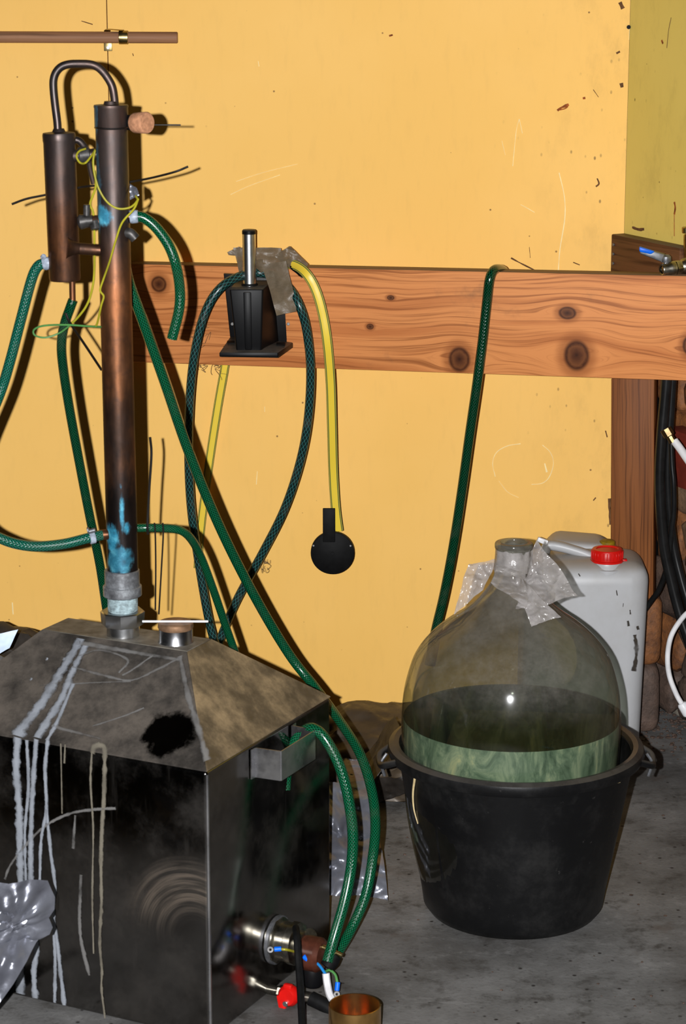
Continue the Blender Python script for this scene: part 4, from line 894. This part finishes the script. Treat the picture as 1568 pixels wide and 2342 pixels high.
# film tied round the neck
nz_ = CB + UP * (W(1168, 1300, 4.145).z)
def skirt(a0, a1, r0, r1, z0, z1, nu, nv, amp, seed, ruf=.012, fold=7):
    def fn(s, t):
        a = a0 + (a1 - a0) * s
        rr = r0 + (r1 - r0) * t ** .9 + ruf * t * math.sin(s * fold * 2 * PI + seed)
        zz_ = z0 + (z1 - z0) * t + ruf * .7 * t * math.cos(s * fold * 2 * PI + seed * 2)
        p = CB + Vector((math.sin(a) * rr, -math.cos(a) * rr, zz_)); return p + crumple(p, amp * (.4 + t), 26, seed)
    return grid(nu, nv, fn)
zn = W(1168, 1296, 4.145).z
cm = 4.145
filmn = join(solid(skirt(-PI, PI, .036, .031, zn - .005, zt + .004, 48, 8, .003, 3, .002, 9), .0005),
             solid(skirt(-PI, PI, .034, .034, zn + .004, zn - .008, 48, 4, .003, 5, .002, 9), .0005),
             solid(patch([CB + Vector((.018, -.04, zn + .004)), W(1228, 1236, cm - .04), W(1322, 1366, cm - .075), W(1180, 1390, cm - .12)], 48, 48, .013, 18, 11), .0005),
             solid(patch([CB + Vector((-.005, -.05, zn)), W(1200, 1330, cm - .09), W(1282, 1412, cm - .135), W(1215, 1432, cm - .145)], 44, 44, .010, 18, 12), .0005),
             solid(patch([CB + Vector((-.03, -.03, zn + .01)), CB + Vector((.02, -.045, zn)), W(1205, 1392, cm - .13), W(1120, 1330, cm - .075)], 34, 34, .008, 22, 13), .0005),
             solid(patch([CB + Vector((-.03, .02, zn + .008)), W(1068, 1290, cm + .03), W(1040, 1402, cm + .02), W(1108, 1352, cm + .02)], 34, 34, .009, 18, 14), .0005))
single('plastic_wrap', 'crinkled clear plastic film tied around the neck of the glass carboy', 'plastic wrap', filmn, M['film_clear'])

# ================================================================ JERRY CAN
YJ = 4.93
jl = W(1195, 1400, YJ).x; jr = W(1480, 1400, YJ).x; jz = W(1400, 1296, YJ).z; jw = jr - jl; jd = .16
jc = thing('jerry_can', 'white translucent plastic jerry can with a red cap behind the carboy', 'jerry can', Vector(((jl + jr) / 2, YJ + jd / 2, 0)))
Mj = Matrix.Translation(((jl + jr) / 2, YJ + jd / 2, jz / 2))
g = rbox(jw, jd, jz, .042, Mj, 6)
V = []
for v in g[0]:
    k = max(0, (v.z - jz * .6) / (jz * .4)); yy = (v.y - YJ) / jd
    v = v.copy(); v.z += k * (.010 * yy - .0); v.x += (.5 - v.z / jz) * -.012 if v.x > (jl + jr) / 2 else 0
    V.append(v)
b = NB('jerry_plastic'); c = b.co(); n1 = b.noise(c, 6, 6, .68); n2 = b.noise(b.map(c, (1, 1, .3)), 28, 5, .7); zz = b.sep(c)[2]
cj = b.mix(b.sm(n1, .4, .75, 0., .5), (.40, .405, .415), (.30, .285, .265)); cj = b.mix(b.sm(n2, .66, .74, 0., .75), cj, (.10, .08, .06))
nzj = b.sep(b.n('ShaderNodeNewGeometry').outputs['Normal'])[2]
cj = b.mix(b.math('MULTIPLY', b.sm(nzj, .5, .9), .6), cj, (.2, .165, .12))
M['jerry'] = b.done(b.bsdf(cj, .42, 0, b.bump(n1, .1, .004), Subsurface_Weight=.15, Subsurface_Radius=(.03, .03, .03), Subsurface_Scale=.3))
part(jc, 'body', (V, g[1], None), M['jerry'], angle=60)
for q, wd in (([(1451, 1452), (1455, 1490), (1449, 1535)], .011), ([(1457, 1432), (1459, 1440)], .007), ([(1435, 1420), (1437, 1432)], .008), ([(1440, 1395), (1441, 1405)], .004), ([(1409, 1350), (1411, 1362)], .003), ([(1322, 1312), (1326, 1318)], .003), ([(1425, 1380), (1424, 1388)], .002)):
    part(jc, 'grime_mark', ribbon([W(a, b_, YJ - .0006) for a, b_ in q], wd, .0008, Vector((0, -1, 0)), 6, .6), M['soot'])
cpj = W(1387, 1318, YJ + .045); ctop_z = jz - .002; cpj = Vector((W(1387, 1300, YJ + .05).x, YJ + .05, jz - .006))
part(jc, 'neck', lathe([(.042, -.012), (.036, 0), (.033, .006), (.033, .012)], 32, cpj, UP), M['jerry'])
part(jc, 'neck_bulge', lathe([(.0, -.20), (.022, -.19), (.034, -.12), (.037, -.05), (.036, -.01), (.0, -.01)], 32, cpj + Vector((0, -.0085, .004)), UP), M['jerry'])
capo = part(jc, 'cap', lathe([(.0, .006), (.036, .006), (.036, .010), (.0335, .011), (.0335, .030), (.031, .033), (.024, .033), (.0225, .031), (0, .031)], 48, cpj, UP), M['red_plastic'], 'red ribbed screw cap')
for k in range(30):
    a = 2 * PI * k / 30; d = Vector((math.cos(a), math.sin(a), 0)); part(capo, 'rib', obox(cpj + d * .0337 + UP * .021, d * .0018, UP.cross(d) * .0025, UP * .016, .0004, 1), M['red_plastic'])
part(jc, 'cap_tab', obox(cpj + Vector((.036, -.006, .009)), (.012, 0, 0), (0, .012, 0), (0, 0, .005), .0015), M['red_plastic'])
part(jc, 'handle', tube([W(1246, 1262, YJ + .09), W(1252, 1248, YJ + .09), W(1275, 1249, YJ + .09), W(1310, 1258, YJ + .085), W(1345, 1270, YJ + .08), W(1362, 1284, YJ + .08)], [.011, .011, .0115, .011, .011, .012], 14), M['jerry'])
part(jc, 'rear_hump', hexa([Vector(p) for p in ((jl + .075, YJ + .135, jz + .022), (jr - .075, YJ + .135, jz + .012), (jr - .03, YJ + .135, jz - .01), (jl + .04, YJ + .135, jz - .01), (jl + .085, YJ + .215, jz + .030), (jr - .085, YJ + .215, jz + .022), (jr - .04, YJ + .225, jz - .01), (jl + .05, YJ + .225, jz - .01))], .014, 4), M['jerry'])
single('white_tag', 'small white plastic tag beside the jerry can handle', 'tag', obox(W(1240, 1237, YJ + .05), (.022, 0, -.008), (0, .01, 0), (.004, 0, .010), .002), M['white_plastic'])
single('measuring_tape', 'small black and yellow round object behind the jerry can against the post', 'tape measure', join(lathe([(0, 0), (.017, 0), (.017, .008), (.012, .011), (0, .011)], 20, Vector((W(1388, 1242, 5.085).x, 5.085, W(1388, 1246, 5.085).z)), UP)), plain('yellow_plastic', (.2, .13, .005), .5, 0, .4, 60))

# ================================================================ SACKS AND SHEETS
def sheet(q, nu, nv, amp, sc, seed, th=.0012): return solid(patch(q, nu, nv, amp, sc, seed), th)
# brown sack between boiler and bucket: a lumpy mound
def mound(c, rx, ry, rz, seed, amp=.05, n=4, squash=1.):
    bm = bmesh.new(); bmesh.ops.create_icosphere(bm, subdivisions=n, radius=1)
    for v in bm.verts:
        p = v.co.copy(); q = p * 1.7 + Vector((seed, seed * 2, 0))
        k = 1 + .16 * noise.noise(q) + .10 * (1 - 2 * abs(noise.noise(q * 1.9))) + amp * (1 - 2 * abs(noise.noise(q * 4.1)))
        v.co = Vector((c.x + p.x * rx * k, c.y + p.y * ry * k, max(.003, c.z + p.z * rz * k)))
    return from_bm(bm)
m0 = W(880, 1700, 4.88)
single('plastic_sack', 'brownish black plastic sack slumped on the floor behind the bucket', 'sack', mound(Vector((W(868, 1700, 4.85).x, 4.86, .045)), .22, .16, .10, 3, .05, 5), M['bag_brown'])
single('plastic_sheet', 'dark folded sheet hanging beside the bucket rim in front of the sack', 'sheet', sheet(pts((905, 1640, 4.55), (925, 1690, 4.45), (842, 1795, 4.45), (830, 1735, 4.6)), 26, 22, .014, 11, 2), M['bag_black'])
single('plastic_sheet', 'dark crumpled sheet corner low between hose and bucket', 'sheet', sheet(pts((868, 1775, 4.6), (935, 1775, 4.55), (930, 1810, 4.6), (868, 1835, 4.62)), 16, 12, .01, 14, 6), M['bag_black'])
single('plastic_bag', 'silver grey plastic bag leaning behind the boiler corner', 'bag', join(sheet(pts((725, 1790, 4.30), (838, 1790, 4.34), (888, 2064, 4.13), (725, 2042, 4.12)), 40, 60, .018, 9, 5), sheet(pts((780, 1735, 4.44), (845, 1735, 4.44), (850, 1800, 4.36), (770, 1800, 4.34)), 18, 16, .012, 16, 9)), M['bag_grey'])
single('plastic_sack', 'dark crumpled sack showing behind the left end of the boiler lid', 'sack', mound(Vector((W(20, 1500, 4.55).x - .1, 4.6, .17)), .30, .15, .21, 8, .05, 5), M['bag_black'])
single('paper_scrap', 'pale blue white scrap sticking out behind the boiler lid at left', 'paper', sheet(pts((-60, 1458, 4.27), (41, 1440, 4.27), (22, 1482, 4.27), (-60, 1530, 4.27)), 14, 12, .006, 14, 3), plain('pale_blue', (.55, .66, .85), .45, 0, .2, 12))
# grey bag in the left foreground
def fgbag():
    outline = [(-80, 2008, 3.40), (20, 2022, 3.40), (70, 2012, 3.40), (108, 2013, 3.41), (124, 2050, 3.42), (124, 2078, 3.42), (110, 2098, 3.42), (119, 2120, 3.42), (112, 2136, 3.42), (86, 2148, 3.41), (60, 2200, 3.38), (30, 2250, 3.35), (0, 2292, 3.33), (-90, 2400, 3.3)]
    L_ = [W(*o) for o in outline]; V = []; nu = 26; Fc = []; Q = []
    per = 6
    for i in range(len(L_) - 1):
        for k in range(per): Q.append(L_[i].lerp(L_[i + 1], k / per))
    Q.append(L_[-1]); ctr = W(-70, 2140, 3.42)
    for q in Q:
        for j in range(nu + 1):
            t = j / nu; p = q.lerp(ctr, t); ed = min(1, t * 5) 
            d = p - W(40, 2108, 3.40); ang = math.atan2(d.z, d.x)
            rad = d.length
            p = p + Vector((0, -.03 * math.sin(min(1, t * 1.6) * PI / 2), 0)) + Vector((0, math.sin(ang * 9) * min(rad, .06) * .10 * ed, 0)) + crumple(p, .006 * ed, 14, 4)
            V.append(p)
    m = nu + 1
    for i in range(len(Q) - 1):
        for j in range(nu): Fc.append((i * m + j, i * m + j + 1, (i + 1) * m + j + 1, (i + 1) * m + j))
    return solid((V, Fc, None), .002)
single('plastic_bag', 'shiny dark grey plastic bag in the left foreground against the boiler front', 'bag', fgbag(), M['bag_grey'])

# ================================================================ CABLES AND CUP BY THE BOILER
wire('power_cable', 'thick black cable hanging straight down in front of the heating element', [(676, 2122, 3.74), (679, 2150, 3.70), (684, 2220, 3.67), (688, 2290, 3.63), (692, 2380, 3.56), (690, 2420, 3.545)], .0062, 'matte_black', 'cable')
wc = [(745, 2226, 3.72), (748, 2250, 3.715), (755, 2278, 3.70), (772, 2300, 3.68), (796, 2318, 3.66), (820, 2336, 3.64), (850, 2362, 3.625)]
wire('power_cable', 'white cable with blue cores bending into the copper cup', wc, .0062, 'white_cable', 'cable')
wire('blue_wire', 'short blue core from the white cable to the heating element terminal', [(698, 2190, 3.745), (714, 2196, 3.74), (730, 2208, 3.73), (744, 2228, 3.72)], .0024, 'wire_blue')
wire('green_wire', 'short green core of the white cable ending in a blue crimp', [(744, 2222, 3.735), (754, 2219, 3.73), (766, 2229, 3.725), (771, 2246, 3.72)], .0022, 'wire_green')
wire('yellow_wire', 'short yellow wire from the left blue crimp to the element head', [(641, 2171, 3.70), (655, 2172, 3.70), (672, 2176, 3.72)], .0022, 'wire_yellow')
def crimp(label, a, b_, ringp=None):
    t = thing('crimp_terminal', label, 'terminal', W(*a), 'blue crimp terminals')
    part(t, 'sleeve', cyl(W(*a), W(*b_), .0042, n=12), M['blue_plastic'])
    if ringp:
        d = (W(*ringp) - CAM).normalized(); part(t, 'ring', lathe([(.0022, -.0006), (.005, -.0006), (.005, .0006), (.0022, .0006), (.0022, -.0006)], 18, W(*ringp), d), M['solder'])
crimp('blue crimp terminal at the left of the heating element flange', (627, 2171, 3.69), (643, 2170, 3.69), (618, 2172, 3.69))
crimp('blue crimp terminal on the end of the loose green wire above the cup', (772, 2246, 3.72), (770, 2266, 3.715), (770, 2274, 3.71))
crimp('blue crimp terminal on the short blue core at the element', (693, 2186, 3.735), (704, 2196, 3.735))
crimp('blue crimp terminal behind the black cable on top of the element head', (706, 2166, 3.76), (721, 2170, 3.76))
cu = WZ(811, 2297, .085); cup_r = 63 / F * 3.66
cup = Vector((cu.x, cu.y, 0))
single('copper_cup', 'small open copper cup standing on the floor below the cables', 'cup', lathe([(0, .001), (cup_r * .97, .001), (cup_r, .004), (cup_r, .085), (cup_r - .0014, .0855), (cup_r - .0022, .085), (cup_r - .0022, .006), (0, .005)], 56, cup, UP), M['cupmetal'])

# ================================================================ RIGHT SIDE FITTINGS
tap = thing('ball_valve', 'nickel ball valve with a blue lever standing behind the beam at right', 'valve', W(1530, 640, 4.99))
vc = W(1527, 618, 4.98)
part(tap, 'lever', hexa(pts((1464, 566, 4.93), (1520, 582, 4.93), (1514, 600, 4.93), (1462, 580, 4.93), (1464, 564, 4.95), (1522, 580, 4.95), (1514, 600, 4.95), (1462, 580, 4.95)), .003), M['galv'], 'worn metal lever')
part(tap, 'lever_sleeve', hexa(pts((1461, 564, 4.927), (1497, 575, 4.927), (1488, 582, 4.927), (1461, 576, 4.927), (1461, 562, 4.952), (1499, 574, 4.952), (1490, 580, 4.952), (1461, 574, 4.952)), .003), M['blue_plastic'], 'peeling blue sleeve')
part(tap, 'lever_boss', lathe([(0, 0), (.010, 0), (.0115, .003), (.0105, .012), (.006, .016), (0, .016)], 20, W(1522, 600, 4.942), UP), M['galv'])
part(tap, 'stem', cyl(W(1521, 618, 4.935), W(1521, 598, 4.94), .0055, n=16), M['chrome'])
vd = Vector((.9, .35, .08)).normalized(); v0_ = W(1514, 617, 4.928)
part(tap, 'valve_body', join(lathe([(.0085, -.001), (.011, -.002), (.012, 0), (.012, .012), (.0145, .016), (.0145, .028), (.011, .03), (0, .03)], 24, v0_, vd), lathe([(0, .0), (.0085, .001), (.0085, .004), (0, .004)], 20, v0_, vd)), M['nickel'])
part(tap, 'hex_nut', lathe([(0, .030), (.0155, .030), (.0155, .042), (0, .042)], 6, v0_, vd), M['nickel'])
part(tap, 'threaded_end', lathe([(0, .042), (.013, .042), (.0175, .05), (.0175, .066), (.014, .07), (0, .09)], 24, v0_, vd), M['nickel'])
single('vertical_pipe', 'dark brass pipe rising at the right edge above the valve', 'pipe', join(cyl(W(1575, 640, 5.02), W(1575, 536, 5.02), .0115, n=20), cyl(W(1572, 533, 5.016), W(1572, 519, 5.016), .0125, n=20)), M['brass'])
cabm = plain('cable_black', (.008, .008, .008), .28, 0, .4, 30); M['cable_black'] = cabm
hose('thick_cable', 'thick black cable hanging beside the post from behind the beam', [(1527, 820, 4.995), (1521, 900, 4.995), (1513, 990, 4.995), (1508, 1080, 4.995), (1510, 1160, 4.995), (1518, 1250, 4.995), (1535, 1330, 4.99), (1556, 1410, 4.98), (1590, 1510, 4.96)], .0118, 'cable_black', 'cable')
hose('thick_cable', 'second black cable running just right of the thickest cable', [(1539, 820, 5.01), (1534, 920, 5.01), (1529, 1000, 5.01), (1526, 1090, 5.01), (1530, 1170, 5.01), (1540, 1250, 5.01), (1556, 1320, 5.), (1585, 1420, 4.98)], .0095, 'cable_black', 'cable')
hose('thin_cable', 'thin black cable bowing out right of the thick cables', [(1534, 1000, 5.), (1536, 1060, 4.995), (1540, 1110, 4.99), (1540, 1170, 4.99), (1534, 1220, 4.995), (1526, 1290, 5.01), (1508, 1345, 5.03), (1490, 1372, 5.04), (1470, 1400, 5.05)], .006, 'cable_black', 'cable')
wt = thing('white_hose', 'white hose with a brass nut sloping out of the frame at right', 'hose', W(1580, 1070, 4.93))
part(wt, 'tube', tube(pts((1541, 1008, 4.91), (1556, 1028, 4.9), (1575, 1056, 4.88), (1610, 1105, 4.85)), .0085, 14), M['white_cable'])
nd = (W(1541, 1008, 4.91) - W(1527, 984, 4.915)).normalized()
part(wt, 'brass_nut', join(lathe([(0, 0), (.0125, 0), (.0125, .016), (.008, .018), (.008, .032), (0, .032)], 8, W(1521, 981, 4.915), nd)), plain('dull_brass', (.22, .16, .08), .4, 1., .4, 60), 'dull brass nut')
wt2 = thing('white_hose', 'white hose bulging left from the right edge down to a white connector', 'hose', W(1562, 1640, 4.91))
part(wt2, 'tube', tube(pts((1620, 1372, 4.91), (1580, 1395, 4.92), (1556, 1418, 4.93), (1534, 1455, 4.93), (1526, 1500, 4.93), (1530, 1545, 4.925), (1546, 1588, 4.92), (1561, 1614, 4.915)), .0056, 14), M['white_cable'])
cn = W(1560, 1612, 4.915)
part(wt2, 'connector', lathe([(0, -.004), (.009, -.004), (.011, 0), (.011, .022), (.0085, .026), (0, .026)], 12, cn, W(1576, 1640, 4.91) - cn), M['white_plastic'])

# loose grit and lint
def debris(n, fn, sz, seed):
    r = random.Random(seed); gs = []
    for i in range(n):
        p, s_ = fn(r), r.uniform(*sz)
        bm = bmesh.new(); bmesh.ops.create_icosphere(bm, subdivisions=1, radius=1)
        for v in bm.verts: v.co = p + Vector((v.co.x * s_ * r.uniform(.7, 1.4), v.co.y * s_ * r.uniform(.7, 1.4), v.co.z * s_ * .6 + s_ * .4))
        gs.append(from_bm(bm))
    return join(*gs)
def gfn(r):
    p = WZ(r.uniform(1462, 1590), 1620 + abs(r.gauss(0, 45)), 0); return p
g_ = single('rubble_grit', 'loose grey grit along the foot of the stone wall', 'grit', debris(260, gfn, (.001, .006), 5), stones_m[2]); g_['kind'] = 'stuff'
def gfn2(r): return WZ(r.uniform(880, 1600), r.uniform(1850, 2400), 0)
g_ = single('floor_grit', 'dark crumbs scattered over the concrete floor', 'grit', debris(60, gfn2, (.0012, .0035), 6), stones_m[2]); g_['kind'] = 'stuff'
def lint(px, py, Y, n, sp, label, seed):
    r = random.Random(seed); c0 = W(px, py, Y); gs = []
    for i in range(n):
        P = [c0 + Vector((r.gauss(0, sp * .5), r.uniform(-.006, 0), r.gauss(0, sp)))]
        for k in range(3): P.append(P[-1] + Vector((r.gauss(0, .007), r.uniform(-.002, .002), r.gauss(0, .007))))
        gs.append(tube(P, .0004, 4, 4))
    o = single('lint_tuft', label, 'lint', join(*gs), M['lint']); o['kind'] = 'stuff'
lint(463, 770, 5.175, 9, .014, 'brown lint tuft on the beam behind the grey hose', 1)
lint(455, 838, 5.24, 6, .006, 'brown lint hanging under the beam by the grey hose', 2)
lint(497, 838, 5.23, 7, .005, 'brown lint hanging under the beam by the yellow strap', 3)
lint(603, 1290, 5.19, 9, .012, 'brown lint clinging to the grey hose where it crosses low', 4)

# look-alikes carry a group
for nm, gp in (('garden_hose', 'green garden hoses of the still'), ('cable_tie', 'black cable ties around the still'), ('thin_wire', 'thin wires on the copper column'), ('striped_strap', 'yellow striped straps on the beam'), ('thick_cable', 'thick black cables beside the post'), ('straw_stalk', 'straws stuck to the bucket'), ('white_hose', 'white hoses at the right edge'), ('plastic_sack', 'dark plastic sacks behind the still'), ('plastic_bag', 'grey plastic bags by the boiler'), ('plastic_sheet', 'dark sheets beside the bucket'), ('lint_tuft', 'lint tufts on beam and hoses')):
    for o in bpy.data.objects:
        if o.parent is None and o.name.split('.')[0] == nm: o['group'] = gp
